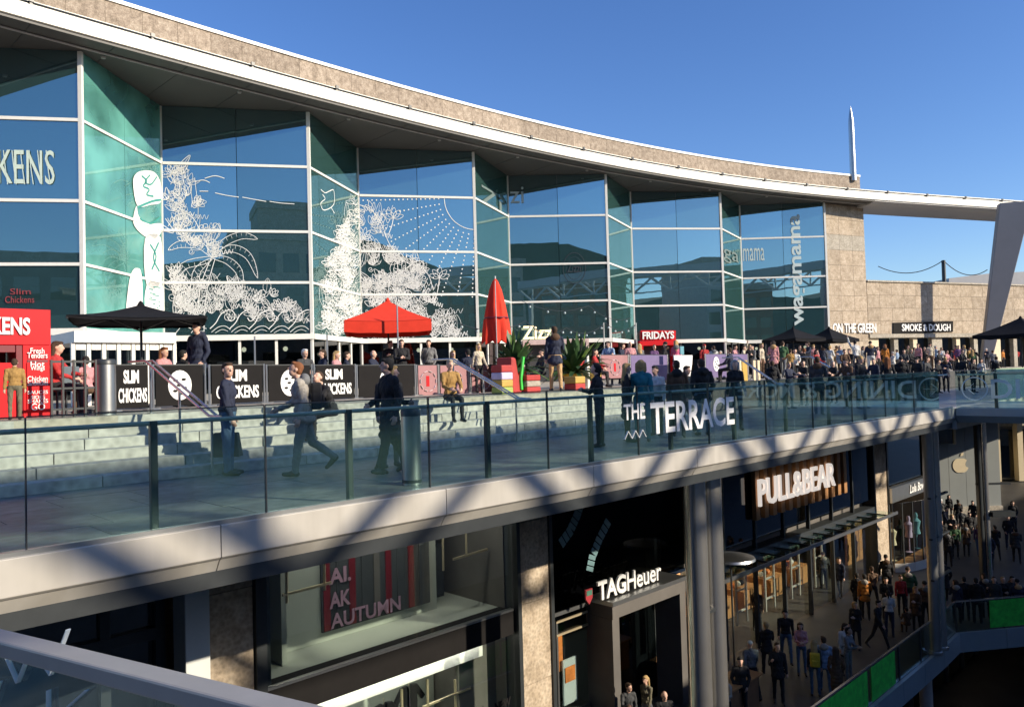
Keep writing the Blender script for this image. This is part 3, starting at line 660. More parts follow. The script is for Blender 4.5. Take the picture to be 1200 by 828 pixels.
put_text('letter', 'Heuer', EP(a[0]+(b[0]-a[0])*.44, SP-.6, -4.70), US, Z, (b[0]-a[0])*.56, .52, white_print, sg, .06, bold=.008, letters=True)
red_dull = mat('dull_red', (.32, .03, .04), .5); aqua_dull = mat('dull_green', (.06, .17, .12), .5)
c = V(690, 680, SP-.6); mk = [(-.14,.2),(.14,.2),(.14,-.04),(0,-.2),(-.14,-.04)]
MB().prism([EP(c[0]+x, SP-.6, -4.5+z) for x, z in mk], UP_*.05).build('shield', red_dull, sg)
MB().prism([EP(c[0]+x*.8, SP-.612, -4.5+z) for x, z in ((-.14,.17),(.14,.17),(.14,.04),(-.14,.04))], UP_*.011).build('shield_band', aqua_dull, sg)
epb(12.4, 13.5, SP+.5, SP+.56, -5.3, -5.25, 'glow_strip', warm_glow, wsh)  # strip added to brighten the watch shop interior
chain = mat('steel_print', (.14, .24, .26), .4)
for pts in (((655,640),(668,622),(676,604),(680,592)), ((690,672),(694,652),(702,632),(712,612))):
    for i in range(3):
        (xa, ya), (xb, yb) = pts[i], pts[i+1]
        for j in range(3):
            x = xa+(xb-xa)*(j+.5)/3; y = ya+(yb-ya)*(j+.5)/3; q = V(x, y, SP-.03); q2 = V(x+(xb-xa)/3*.8, y+(yb-ya)/3*.8, SP-.03)
            MB().bar(EP(q[0], SP-.03, q[2]), EP(q2[0], SP-.03, q2[2]), .012, .30, US).build('bracelet_link', chain, wsh)
# clothes shop with slatted sign
pb = empty('clothes_shop', EP(21.5, SP, ZS), 'tall glazed clothes shop front with timber slats behind the big sign', 'shop front')
for i in range(7): a = 13.8+2.2*i; epb(a+.01, a+2.19, SP, SP+.03, -4.75, ZC, 'window', dark_glass, pb); epb(a-.02, a+.06, SP-.06, SP+.1, ZS, ZC, 'frame', dark_metal, pb)
epb(13.8, 29.2, SP-.2, SP+.3, -5.35, -5.05, 'frame', dark_metal, pb)
for i in range(14): epb(13.8+1.1*i+.01, 13.8+1.1*(i+1)-.01, SP-1.1, SP-.22, -5.26, -5.24, 'canopy_pane', low_glass, pb); epb(13.8+1.1*i-.02, 13.8+1.1*i+.03, SP-1.1, SP-.2, -5.235, -5.18, 'canopy_arm', dark_metal, pb)
epb(13.8, 29.2, SP-1.16, SP-1.1, -5.30, -5.18, 'canopy_edge', dull_steel, pb)
for i in range(7): a = 13.8+2.2*i; epb(a+.01, a+2.19, SP+.1, SP+.12, ZS+.05, -5.36, 'window', shop_glass, pb)
epb(13.8, 29.2, SP+.4, 13, -5.1, -4.9, 'mezzanine', interior_mid, pb); epb(13.8, 29.2, 11.5, 11.6, ZS, ZC, 'wall', timber, pb)
for i in range(13):
    s = 18.0+.645*i; epb(s, s+.30, SP-.22, SP-.05, -4.02, ZC, 'slat', warm_wood, pb, bevel=.01)
pbs = empty('clothes_shop_sign', EP(22, SP-.3, -3.9), 'large pale letters PULL&BEAR on upright timber slats', 'shop sign')
a = V(889.5, 592, SP-.32); b = V(978.5, 570, SP-.32); t = V(889.5, 559, SP-.32)
put_text('letter', 'PULL&BEAR', EP(a[0], SP-.32, (a[2]+b[2])/2), US, Z, b[0]-a[0], (t[2]-a[2])*.98, pb_lit, pbs, .09, bold=.012, letters=True)
# racks, frames and warm lamps inside
for i in range(6):
    s = 14.6+2.3*i; fr = empty('display_frame', EP(s, 7.6, ZS)); fr.parent = pb; fr.location = basis(pb).inverted() @ EP(s, 7.6, ZS)
    mb = MB()
    for d in (0, .75): mb.bar(EP(s+d, 7.6, ZS+.1), EP(s+d, 7.6, ZS+2.3), .07, .07, UP_)
    for z in (.6, 1.4, 2.27): mb.bar(EP(s+.04, 7.6, ZS+z), EP(s+.71, 7.6, ZS+z), .06, .06)
    bpy.data.objects.remove(fr); mb.build('display_frame', concrete, pb)
    epb(s-.3, s+1.2, 8.4, 9.6, ZS+.02, ZS+.8, 'display_table', warm_wood, pb)
    for j in range(3): MB().ball(EP(s+.3*j, 9.0, ZS+.92), (.13, .13, .12)).build('folded_clothes', (orange, blue_white, black_fabric)[(i+j) % 3], pb)
    MB().ball(EP(s+.8, 9.0, -5.6), .10).build('lamp', lamp_glow, pb)
for s in (15, 18, 21, 24, 27): epb(s, s+1.4, 8.5, 8.6, -5.2, -5.14, 'glow_strip', warm_glow, pb); epb(s, s+1.0, 10, 10.1, -5.2, -5.14, 'glow_strip', warm_glow, pb)
for s in (16.5, 20.5, 24.5): epb(s, s+1.8, 11.3, 11.5, ZS+.6, ZS+2.6, 'lit_niche', mat('lit_niche', (.9, .45, .18), .6, var=0, emit=.9), pb)
# corner shop with script sign and bow window
ns = empty('corner_shop', EP(33.7, SP, ZS), 'corner shop with a grey script sign above a lit bow window', 'shop front')
epb(31.1, 36.4, SP, SP+.03, -4.4, ZC, 'window', dark_glass, ns); epb(31.0, 36.6, SP-.3, SP, -5.15, -4.45, 'sign_board', dull_steel, ns)
put_text('lettering', 'Lola Bow', EP(33.3, SP-.32, -4.98), US, Z, 2.2, .42, white_print, ns, .03, bold=.02, shear=.3)
arcp = [EP(33.8+2.5*math.sin(a), SP-1.1*math.cos(a)+.1, 0) for a in [(-1.35+2.7*i/8) for i in range(9)]]
for a, b in zip(arcp, arcp[1:]):
    t = (b-a).normalized(); MB().bar(a+Z*-6.65, b+Z*-6.65, .03, 2.9).build('pane', shop_glass, ns); MB().bar(a+Z*-8.1, a+Z*-5.2, .05, .05, t).build('glazing_bar', dark_metal, ns)
    MB().bar(a+Z*-8.3, b+Z*-8.3, .12, .4).build('plinth', white_paint, ns)
MB().prism([p+Z*-8.12 for p in arcp], Z*.05).build('display_floor', warm_wood, ns)
epb(31.1, 36.5, 8.2, 8.3, ZS, -4.5, 'wall', warm_wood, ns)
for i, s in enumerate((31.9, 33.0, 34.2, 35.3)):
    mb = MB(); mb.lathe(EP(s, 6.3, -8.07), [(.2, 0), (.03, .04), (.03, .7), (.2, .75), (.14, 1.05), (.22, 1.4), (.07, 1.55), (.09, 1.7), (.05, 1.82)], 10); mb.build('mannequin', (cream, black_fabric, lilac, aqua)[i], ns, smooth=True)
    MB().ball(EP(s+.4, 7.2, -5.5), .08).build('lamp', lamp_glow, ns)
epb(36.6, 37.0, 6.0, 13, ZS, ZC, 'side_wall', dark_metal, ns)
# grey panelled shop with fruit emblem at the end of the alley
ap = empty('grey_panelled_shop', (30, 52, ZS), 'plain grey metal panelled shop wall with pale apple emblem at the alley end', 'building')
gp = mat('grey_panel', (.26, .28, .275), .5, var=.05, scale=.7)
A0 = D(1094, 598, 51); A1 = D(1174, 598, 51)
xs = [A0.x+(A1.x-A0.x)*i/4 for i in range(5)]
for a, b in zip(xs, xs[1:]):
    MB().box(((a+b)/2, 51.1, -4.3), (b-a-.02, .2, 7.4)).build('wall_panel', gp, ap)
MB().box(((xs[0]+xs[4])/2, 55.5, -4.5), (xs[4]-xs[0]-.05, 8.5, 7.95)).build('wall', gp, ap); MB().box(((xs[0]+xs[4])/2, 51.0, -8.25), (xs[4]-xs[0], .3, .5)).build('plinth', pale_stone, ap)
c = D(1126, 545, 50.95); r = .50
mb = MB(); pr = []
for i in range(40):
    a = 2*math.pi*i/40; x = math.cos(a); z = math.sin(a); rr = r*(1-.16*max(0, z)**8 - .10*max(0, -z)**10)*(1+.05*abs(x))
    px = x*rr; pz = z*rr*1.04
    if x > .72 and abs(z-.12) < .42: px = r*(.62+.9*abs(z-.12)**2)
    pr.append(Vector((c.x+px, 50.96, c.z+pz)))
mb.prism(pr, (0, .05, 0)); mb.build('emblem', cream, ap)
MB().prism([Vector((c.x+x, 50.96, c.z+z)) for x, z in ((.0,.58),(.05,.78),(.22,.86),(.2,.66))], (0, .05, 0)).build('emblem_leaf', cream, ap)
MB().box((xs[0]+.6, 50.7, -2.3), (1.4, .2, 3.0)).build('window', dark_glass, ap); MB().box((xs[0]+1.35, 50.6, -2.2), (.12, .2, 3.3)).build('frame', cream, ap)
# pale shops beyond the bridge
fs_ = empty('far_shop_row', (43, 66, ZS), 'pale row of shops with cream posts far beyond the link bridge', 'building')
for i in range(12):
    x = 38+1.9*i; MB().box((x, 64, -4.2), (.45, .6, 8.4)).build('pier', cream, fs_); 
    MB().box((x+.95, 64.3, -6.2), (1.4, .05, 4)).build('window', dark_glass, fs_); MB().box((x+.95, 64.3, -2.4), (1.4, .3, 3.0)).build('wall_panel', pale_stone, fs_)
MB().box((49, 66, -4.2), (24, 2.5, 8.4)).build('wall', concrete, fs_)
# ------------------------------------------------------------------ lower void balustrade and lower bridge
lb = empty('lower_balustrade', LC+Z*ZS, 'dark glass balustrade with green printed banners round the lower opening', 'balustrade')
def lbp(k):     # walk the edge: negative = along the deck line, positive = along the turned edge
    return (EP(24.0+k, 1.30) if k < 0 else LC+LD*k)
ks = [-18+2*i for i in range(10)]+[2*i for i in range(1, 14)]
for a, b in zip(ks, ks[1:]):
    A = lbp(a); B = lbp(b); t = (B-A).normalized(); A2 = A+t*.01; B2 = B-t*.01
    MB().bar(A2+Z*(ZS+.55), B2+Z*(ZS+.55), .02, 1.08).build('pane', low_glass, lb)
    MB().bar(A+Z*(ZS+1.1), A+Z*(ZS+.02), .05, .05, t).build('post', dark_metal, lb)
    MB().bar(A2+Z*(ZS+1.12), B2+Z*(ZS+1.12), .07, .05).build('handrail', steel, lb)
    MB().bar(A2+Z*(ZS-.36)-Vector((t.y, -t.x, 0))*-.06, B2+Z*(ZS-.36)-Vector((t.y, -t.x, 0))*-.06, .12, .70).build('fascia_panel', bridge_metal, lb)
for a, b in ((-12, -8.6), (-8.3, -6.4), (1.4, 4.4), (5.3, 9.5), (-16, -12.3)):
    A = lbp(a); B = lbp(b); n = Vector((-(B-A).y, (B-A).x, 0)).normalized()*-.03
    MB().bar(A+n+Z*(ZS+.56), B+n+Z*(ZS+.56), .012, 1.0).build('banner', green_print, lb)
for k in (-14, -6, -1.2, 5, 12): q = lbp(k)+UP_*.8; MB().lathe(Vector((q.x, q.y, -13.6)), [(.22, 0), (.22, 4.3)], 12).build('lower_column', concrete, smooth=True, label='grey round column below the lower balustrade, in shadow', cat='column', group='columns under the lower walkway')
m = MB(); m.ep(-20, 60, 4.5, 4.8, -13.6, ZS-.7); m.build('lower_wall', interior_mid, kind='structure')
ls = empty('lower_shop', EP(28, 4.2, -13.6), 'dim lower shop front with small lamps below the balustrade corner', 'shop front')
for i in range(9):
    s = 18+2.4*i; MB().ep(s+.1, s+2.2, 4.30, 4.34, -13.5, -10.2).build('window', dark_glass, ls); MB().ep(s-.08, s+.08, 4.2, 4.49, -13.58, -9.3).build('frame', dull_steel, ls)
    MB().ep(s+.7, s+1.5, 4.15, 4.28, -10.1, -9.95).build('glow_strip', dim_glow, ls)
# ------------------------------------------------------------------ places behind the camera (they shade the scene and show in the glass)
H = Vector((math.cos(SUN_AZ), math.sin(SUN_AZ), 0)); TT = math.tan(SUN_EL)
def OP(s, dist, dz): return EP(s, 0, 0)+H*dist+Z*(dist*TT+dz)
lk = empty('covered_footbridge', OP(5, 34, 0), 'covered steel footbridge with open zigzag trusses crossing the street', 'bridge')
B0 = -1.35; B1 = .95; B2 = 2.35
a = OP(-30, 34, (B1+B2)/2+.1); b = OP(46, 34, (B1+B2)/2+.1); MB().bar(a, b, .8, B2-B1-.1).build('side_panel', beam_grey, lk)
for dist, ph in ((34, 0), (38, 1.3)):
    for z in (B0, B1): MB().bar(OP(-30, dist, z), OP(46, dist, z), .25, .18).build('truss_chord', beam_grey, lk)
    k = 0; s = -30+ph
    while s < 45:
        w = 2.9
        MB().bar(OP(s, dist, B0 if k % 2 else B1), OP(s+w, dist, B1 if k % 2 else B0), .27, .27).build('truss_brace', beam_grey, lk)
        if k % 2 and ph == 0: MB().bar(OP(s, dist, B0), OP(s, dist, B1), .2, .2, US).build('truss_post', beam_grey, lk)
        s += w; k += 1
for s in (-28, 44): MB().bar(Vector((*OP(s, 34, 0).xy, -13)), OP(s, 34, B0), .6, .6, US).build('leg', concrete, lk)
ob = empty('opposite_shop_row', EP(10, -1, 0)+H*24, 'long opposite row of shops with a flat roof across the street', 'building')
q = 24*TT-5.4
a = EP(-30, 0)+H*26; b = EP(95, 0)+H*26
MB().bar(Vector((a.x, a.y, (q-13.6)/2)), Vector((b.x, b.y, (q-13.6)/2)), 4, q+13.6).build('wall', concrete, ob)
for i in range(30): c = EP(-29+4*i, 0)+H*23.4; MB().bar(Vector((c.x, c.y, -4)), Vector((c.x, c.y, 1.5)), 2.6, .2, US).build('window', dark_glass, ob)
def block(name, c, d, mt, label, rows, cols, rot=0, parapet=pale_stone):
    o = empty(name, (c[0], c[1], -13.6), label, 'building'); ax = (Vector((math.cos(rot), math.sin(rot), 0)), Vector((-math.sin(rot), math.cos(rot), 0)), Z)
    C = Vector((c[0], c[1], (d[2]-13.6)/2)); MB().box(C, (d[0], d[1], d[2]+13.6), ax).build('wall', mt, o)
    MB().box(Vector((c[0], c[1], d[2]+.6)), (d[0]+.4, d[1]+.4, 1.2), ax).build('parapet', parapet, o)
    for r in range(rows):
        for q in range(cols):
            x = (q+.5)/cols-.5; z = 2+(d[2]-3)*(r+.5)/rows
            MB().box(Vector((c[0], c[1], z))+ax[0]*(x*d[0])+ax[1]*(d[1]/2+.03), (d[0]/cols*.7, .1, (d[2]-3)/rows*.6), ax).build('window', dark_glass, o)
    return o
ph = MB(); xs_ = [-260+20*i for i in range(36)]; random.seed(9); hz = [34+9*math.sin(i*.55)+5*math.sin(i*1.3+1)+random.uniform(-2, 2) for i in range(36)]
for i in range(35): ph.hexa([(xs_[i],-190,-13),(xs_[i+1],-190,-13),(xs_[i+1],-110,-13),(xs_[i],-110,-13),(xs_[i],-165,hz[i]),(xs_[i+1],-165,hz[i+1]),(xs_[i+1],-140,hz[i+1]-2),(xs_[i],-140,hz[i]-2)])
ph.build('reflection_ridge', mat('ridge_dark', (.05, .065, .04), .9, var=.5, scale=.06), kind='structure')  # ridge added out of view to darken the lower facade reflections
block('glass_office', (-26, -34), (34, 14, 15), interior_mid, 'brown office block with pale parapet across the plaza behind the viewer', 3, 10)
block('pale_hotel', (2, -44), (20, 14, 22), pale_stone, 'pale stone hotel block with a stepped parapet behind the viewer', 4, 6)
block('pale_hotel', (1, -44), (10, 10, 27), pale_stone, 'smaller pale penthouse block on top of the stone hotel', 1, 4)
block('brick_office', (36, -52), (40, 16, 19), timber, 'long dark brick office block behind the viewer', 4, 12)
block('grey_tower', (84, -40), (30, 20, 24), concrete, 'broad grey block to the right behind the viewer', 5, 8)
block('brown_block', (120, 10), (20, 40, 20), timber, 'low brown block far to the right of the plaza', 4, 10, rot=1.3)
# ------------------------------------------------------------------ white line drawings and names on the facade glass
def crom(pts, k=5, closed=False):
    P = [Vector((p[0], p[1], 0)) for p in pts]; out = []; n = len(P)
    for i in range(n if closed else n-1):
        g = (lambda j: P[j % n]) if closed else (lambda j: P[max(0, min(n-1, j))])
        a, b, c, d = g(i-1), g(i), g(i+1), g(i+2)
        for j in range(k):
            t = j/k; out.append(.5*((2*b)+(c-a)*t+(2*a-5*b+4*c-d)*t*t+(3*b-a-3*c+d)*t**3))
    out.append(P[0] if closed else P[-1]); return [(p.x, p.y) for p in out]
class Draw:
    def __init__(s, fac, off=.035): s.a, s.b, s.t, s.n, s.L, s.bay = fac; s.o = s.a+s.n*off; s.mb = MB()
    def P(s, x, y): return onpl(x, y, s.o, s.n)
    def line(s, pts, w=.07, smooth=True, k=5, closed=False):
        q = crom(pts, k, closed) if smooth else list(pts)+([pts[0]] if closed else [])
        v = [s.P(*p) for p in q]; L = []
        for i, p in enumerate(v):
            t = (v[min(i+1, len(v)-1)]-v[max(i-1, 0)]); t = t.normalized() if t.length > 1e-6 else Vector((1,0,0))
            sd = t.cross(s.n).normalized()*(w/2); L += [p-sd*.34, p+sd*.34]
        s.mb.add(L, [(2*i, 2*i+1, 2*i+3, 2*i+2) for i in range(len(v)-1)]); return s
    def fill(s, pts, smooth=True):
        q = crom(pts, 4, True)[:-1] if smooth else pts; s.mb.add([s.P(*p) for p in q], [list(range(len(q)))]); return s
    def leaf(s, x, y, ang, L, wd, w=.045, veins=0):
        c, sn = math.cos(ang), math.sin(ang); f = lambda u, v: (x+c*u-sn*v, y+sn*u+c*v)
        s.line([f(0,0), f(L*.35, wd), f(L*.75, wd*.7), f(L,0), f(L*.75,-wd*.7), f(L*.35,-wd)], w, closed=True, k=3)
        if veins: s.line([f(0,0), f(L*.9, 0)], w*.8, False)
        return s
    def done(s, name, mt=white_print, label=None): return s.mb.build(name, mt, LB, label=label, kind='stuff')
def inpoly(x, y, P):
    r = False; j = len(P)-1
    for i in range(len(P)):
        if (P[i][1] > y) != (P[j][1] > y) and x < (P[j][0]-P[i][0])*(y-P[i][1])/(P[j][1]-P[i][1])+P[i][0]: r = not r
        j = i
    return r
random.seed(21)
def jungle(fac, poly, n, name, w=(.04, .075), size=(7, 15)):
    d = Draw(fac); xs = [p[0] for p in poly]; ys = [p[1] for p in poly]; c = 0
    while c < n:
        x = random.uniform(min(xs), max(xs)); y = random.uniform(min(ys), max(ys))
        if not inpoly(x, y, poly): continue
        c += 1; k = random.random(); ww = random.uniform(*w)
        if k < .55:      # fan of leaves
            a0 = random.uniform(-2.6, -.5)
            for j in range(random.choice((3, 4, 5))): d.leaf(x, y, a0+(j-2)*.5, random.uniform(*size), random.uniform(1.6, 3), ww)
        elif k < .75:    # scalloped edge
            L = random.uniform(12, 24); a = random.uniform(-.5, .5); pts = [(x+L*i/8*math.cos(a), y+L*i/8*math.sin(a)+(3 if i % 2 else -2)) for i in range(9)]; d.line(pts, ww)
        elif k < .9:     # spiral tendril
            r = random.uniform(3, 6); pts = [(x+r*(1-i/14)*math.cos(i*.8), y+r*(1-i/14)*math.sin(i*.8)) for i in range(12)]; d.line(pts, ww)
        else: d.leaf(x, y, random.uniform(-2.4, -.7), random.uniform(16, 26), random.uniform(3, 5), ww, 1)
    return d
F2, F3, F4, F5, F6 = FW[1], FW[2], FW[3], FW[4], FW[5]
R1, R2, R3 = FR[0], FR[1], FR[2]
j = jungle(F2, [(195,195),(214,200),(226,226),(236,250),(255,285),(256,300),(225,300),(196,262)], 60, 'jungle_drawing'); 
for i in range(5): j.line([(196+8*i, 196+3*i), (204+7*i, 206+9*i), (200+8*i, 216+9*i)], .06)
j.done('jungle_drawing', label='white line drawing of leaves and branches beside the glass corner')
j = jungle(F2, [(197,310),(250,338),(300,336),(330,352),(358,372),(358,378),(250,370),(197,372)], 125, 'jungle_drawing'); j.done('jungle_drawing')
for y in (316, 324, 333): Draw(F2).line([(198+5*i, y+(4 if i % 2 else -3)+i*.6) for i in range(13)], .07, False).done('zigzag_drawing')
d = Draw(F2)
for x0, sg in ((231, 0), (239, 0)): d.line([(x0, 388), (x0+1.5, 360), (x0+5, 332), (x0+13 if x0 > 235 else x0+16, 303)], .09)
for i in range(15): t = i/14; d.line([(231+14*t*t+1, 388-83*t), (239+8*t*t+1, 388-83*t)], .06, False)
for pts in ([(249,302),(235,288),(212,286),(197,293)], [(249,302),(240,305),(215,312),(204,332)], [(249,302),(262,285),(283,276),(302,280)], [(249,302),(270,291),(291,300),(302,326)], [(249,302),(266,305),(280,318),(283,338)], [(249,302),(232,316),(228,332),(222,345)], [(249,302),(246,285),(254,268),(250,262)]):
    (x0,y0),(x1,y1),(x2,y2),(x3,y3) = pts; wd = 4.5
    q = crom(pts, 4); up_ = []; dn = []
    for i, p in enumerate(q):
        a = q[max(i-1,0)]; b = q[min(i+1,len(q)-1)]; L = math.hypot(b[0]-a[0], b[1]-a[1]) or 1; k = wd*math.sin(math.pi*min(1, i/(len(q)-1)*1.0))**.7 if 0 < i < len(q)-1 else 0
        up_.append((p[0]-(b[1]-a[1])/L*k, p[1]+(b[0]-a[0])/L*k)); dn.append((p[0]+(b[1]-a[1])/L*k, p[1]-(b[0]-a[0])/L*k))
    d.line(up_, .07, False); d.line(dn, .07, False)
    for i in range(2, len(q)-1, 1): d.line([q[i], dn[i]], .035, False)
d.done('palm_drawing', label='white line drawing of a tall palm tree on the glass')
d = Draw(F2)
for i in range(5):
    x = 262+23*i; d.line([(x-16, 385), (x-9, 378), (x-3, 368), (x+6, 363), (x+12, 366), (x+13, 373), (x+8, 376), (x+5, 372)], .12)
    d.line([(x-14, 389), (x-6, 383), (x+2, 382), (x+8, 386)], .08); d.line([(x-10, 390), (x-2, 386), (x+5, 388)], .06)
for i in range(2): d.line([(206+18*i, 390), (214+18*i, 382), (224+18*i, 385)], .08)
d.done('wave_drawing', label='row of curling white waves drawn along the bottom of the glass')
d = Draw(F2)
for x in (206, 222): d.leaf(x, 375, -1.57+(.1 if x < 210 else .25), 42, 5, .07, 1)
d.done('surfboard_drawing')
d = Draw(F2); d.line([(197,265),(206,253),(218,250),(228,258),(234,270)], .09)
for i in range(8): a = -2.9+.36*i; d.line([(207+4*math.cos(a), 274+3*math.sin(a)), (207+23*math.cos(a), 274+22*math.sin(a))], .09, False)
d.done('fan_drawing')
d = Draw(F2)
for pts in ([(228,213),(238,211),(246,214)], [(240,209),(252,206),(263,209)], [(234,224),(244,224)], [(252,226),(266,229),(280,231)], [(284,231),(300,234),(312,236)], [(316,236),(330,238),(345,239)]): d.line(pts, .10)
d.done('cloud_drawing')
# figure wearing a tall hat on the first return pane
d = Draw(R1)
d.fill([(156,214),(160,203),(170,200),(181,202),(188,214),(189,236),(176,240),(161,241)]); d.fill([(160,241),(156,258),(160,268),(170,277),(181,280),(189,272),(189,262),(176,262),(163,254)])
d.fill([(170,280),(188,278),(189,330),(172,334)]); d.fill([(154,320),(160,314),(166,322),(167,370),(149,370),(150,340)]); d.fill([(172,334),(189,330),(191,372),(171,372)])
d.done('figure_drawing', label='solid white drawing of a figure under a tall hat on the teal pane')
d = Draw(R1, .05)
d.line([(166,206),(172,212),(168,218),(175,222),(172,228),(180,230)], 0.260); d.line([(176,205),(170,213),(177,216),(184,207)], 0.234); d.line([(161,243),(178,236),(189,234)], 0.312); d.line([(164,256),(176,262),(189,254)], 0.260); d.line([(176,286),(183,300),(178,316)], 0.312); d.line([(186,284),(180,302),(187,318)], 0.312); d.line([(168,320),(169,368)], 0.390)
for i in range(14): d.line([(174+random.random()*13, 336+2.4*i), (177+random.random()*12, 337+2.4*i)], 0.13, False)
d.done('figure_lines', teal_box)
# second drawing
j = jungle(R2, [(412,236),(419,240),(419,395),(377,395),(380,330),(393,290),(402,262)], 190, 'jungle_drawing', (.05, .09), (6, 13)); j.done('jungle_drawing', label='dense white jungle drawing on the narrow return pane')
d = Draw(R2); d.line([(376,222),(381,226),(386,224),(391,223),(392,236),(388,243),(379,246),(376,238),(381,233),(378,228)], .12); d.line([(388,243),(392,250)], .12); d.done('parrot_drawing')
j = jungle(F3, [(421,238),(436,243),(448,268),(458,286),(470,304),(490,302),(500,330),(508,352),(540,388),(552,394),(421,394)], 230, 'jungle_drawing', (.05, .085), (6, 14)); j.done('jungle_drawing', label='dense white jungle drawing rising beside the sun on the glass')
d = Draw(F3); d.line([(421,240),(434,245),(447,262),(456,285),(470,303),(482,310)], .10); d.done('hill_outline')
d = Draw(F3)
for cx, cy, h in ((461, 255, 20), (515, 325, 30)):
    d.line([(cx, cy), (cx-2, cy+h*.5), (cx-6, cy+h)], .12)
    for a in (-2.9, -2.3, -1.5, -.8, -.2): d.leaf(cx, cy, a, 12, 3, .07)
d.done('palm_drawing')
d = Draw(F3); d.line([(456,328),(472,318),(484,308),(494,306),(496,314),(490,324),(478,332),(462,334)], .12, closed=True)
for i in range(9): d.line([(464+3.4*i, 326-2*i), (468+3.0*i, 331-1.6*i)], .05, False)
d.line([(496,314),(503,324),(508,340)], .1); d.done('lizard_drawing')
d = Draw(F3); r = 37; d.line([(557+r*math.cos(a)*.98, 232+r*math.sin(a)) for a in [math.pi/2+math.pi/2*i/12 for i in range(13)]], .11); d.done('sun_drawing', label='white quarter circle of a drawn sun in the glass corner')
d = Draw(F3)
for i in range(11):
    a = math.pi*.5+.03+1.52*i/10
    for q in range(16 if i < 3 else 22):
        rr = 43+5.2*q; x = 557+rr*math.cos(a); y = 232+rr*math.sin(a)
        if 424 < x < 556 and y < 350 and not inpoly(x, y, [(421,238),(436,243),(448,268),(458,286),(470,304),(500,302),(510,352),(421,394)]): d.fill([(x-.7,y-.7),(x+.7,y-.7),(x+.7,y+.7),(x-.7,y+.7)], False)
d.done('sun_rays')
def fac_text(name, txt, fac, x0, y0, x1, y1, mt, off=.04, bold=0, th=.01, vertical=False, parent=LB, **k):
    d = Draw(fac, off)
    if vertical:
        o = d.P(x1, y1); w = (d.P(x1, y0)-o).length; h = (d.P(x0, y1)-o).length; return put_text(name, txt, o, Z, -d.t*(1 if d.t.x > 0 else -1), w, h, mt, parent, th, bold=bold, **k)
    o = d.P(x0, y1); t = d.t*(1 if d.t.x > 0 else -1); w = (d.P(x1, y1)-o).dot(t); h = d.P(x0, y0).z-o.z
    return put_text(name, txt, o, t, Z, w, h, mt, parent, th, bold=bold, **k)
mint = mat('mint_print', (.55, .66, .58), .5, var=.04)
fac_text('window_name', 'wagamama', F6, 931, 251, 947, 381, frost_print, bold=.02, vertical=True, label='pale vertical restaurant name on the last tall window')
fac_text('window_name', 'mama', F6, 871, 291, 896, 306, frost_print); faint = mat('faint_print', (.13, .18, .18), .7); fac_text('window_name', 'ga', FR[4], 848, 290, 866, 306, faint)  # ga and mama stand in for a reflected name, drawn as lettering
fac_text('window_name', 'zi', F4, 598, 219, 614, 238, frost_print); fac_text('window_name', 'Zi', R3, 564, 216, 588, 236, faint)
fac_text('window_name', 'CHICKENS', FW[0], -75, 173, 64, 214, mint, bold=.0); d = Draw(FW[0], .05)  # reflected sign name drawn onto the glass as flat lettering
for i in range(6): d.line([(4+10*i, 176), (6+10*i, 195), (9+10*i, 216)], .10)
d.done('double_outline', mint)
fr_ = mat('faded_red', (.26, .04, .045), .6); fac_text('window_name', 'Slim', FW[0], 12, 338, 36, 345, fr_); fac_text('window_name', 'Chickens', FW[0], 6, 347, 40, 355, fr_)
d = Draw(F4); d.line([(673+13*math.cos(a), 314+18*math.sin(a)) for a in [2*math.pi*i/20 for i in range(20)]], .12, closed=True); d.line([(673+9.5*math.cos(a), 314+13*math.sin(a)) for a in [2*math.pi*i/20 for i in range(20)]], .06, closed=True); d.done('round_badge', dark_metal)
fac_text('badge_name', 'Zizzi', F4, 665, 309, 681, 319, dark_metal)
# ------------------------------------------------------------------ restaurant portals and signs
def portal(fac, x0, x1, ytop, mt, label, depth=1.2, h0=.35, side=.3, doorc=interior_dark):
    d = Draw(fac, depth); a = d.P(x0, ytop); b = d.P(x1, ytop); t = d.t*(1 if d.t.x > 0 else -1); L = (b-a).dot(t); zt = (a.z+b.z)/2
    o = empty('entrance_portal', (a+t*L/2).xy.to_3d()+Z*TZ, label, 'portal'); n = d.n; c = lambda u, z: Vector((a.x, a.y, 0))+t*u+Z*z-n*(depth/2)
    MB().box(c(L/2, zt-h0/2), (L, depth, h0), (t, n, Z)).build('lintel', mt, o)
    for u in (side/2, L-side/2): MB().box(c(u, (TZ+zt-h0)/2), (side, depth-.02, zt-h0-TZ-.004), (t, n, Z)).build('jamb', mt, o)
    MB().box(c(L/2, (TZ+zt-h0)/2)-n*.3, (L-2*side-.01, .05, zt-h0-TZ-.01), (t, n, Z)).build('door', doorc, o); return o
portal(F4, 613, 690, 397.5, mat('pink_render', (.62, .45, .42), .6), 'pale pink entrance portal with dark doors under the lit sign', h0=.32)
z_ = empty('lit_sign', Draw(F4, 1.25).P(612, 398), 'warm lit letters Zizzi standing on the pink portal', 'restaurant sign')
fac_text('letter', 'Zizzi', F4, 613, 382, 650, 397.3, cream_lit, off=1.0, bold=.012, th=.06, parent=z_, letters=True)
portal(F5, 750, 793, 399, red_paint, 'red entrance portal with dark doors beneath white letters', h0=.35, side=.25)
f_ = empty('red_sign', Draw(F5, 1.25).P(752, 399), 'red boxed sign with white letters FRIDAYS on top of red portal', 'restaurant sign')
d = Draw(F5, 1.1); a = d.P(751, 399); b = d.P(792, 399); MB().prism([d.P(751, 398.8), d.P(792, 398.8), d.P(792, 387), d.P(751, 387)], -d.n*.3).build('sign_board', red_paint, f_)
fac_text('letter', 'FRIDAYS', F5, 753, 388.5, 790, 397.5, white_print, off=1.16, bold=.03, th=.08, parent=f_, letters=True)
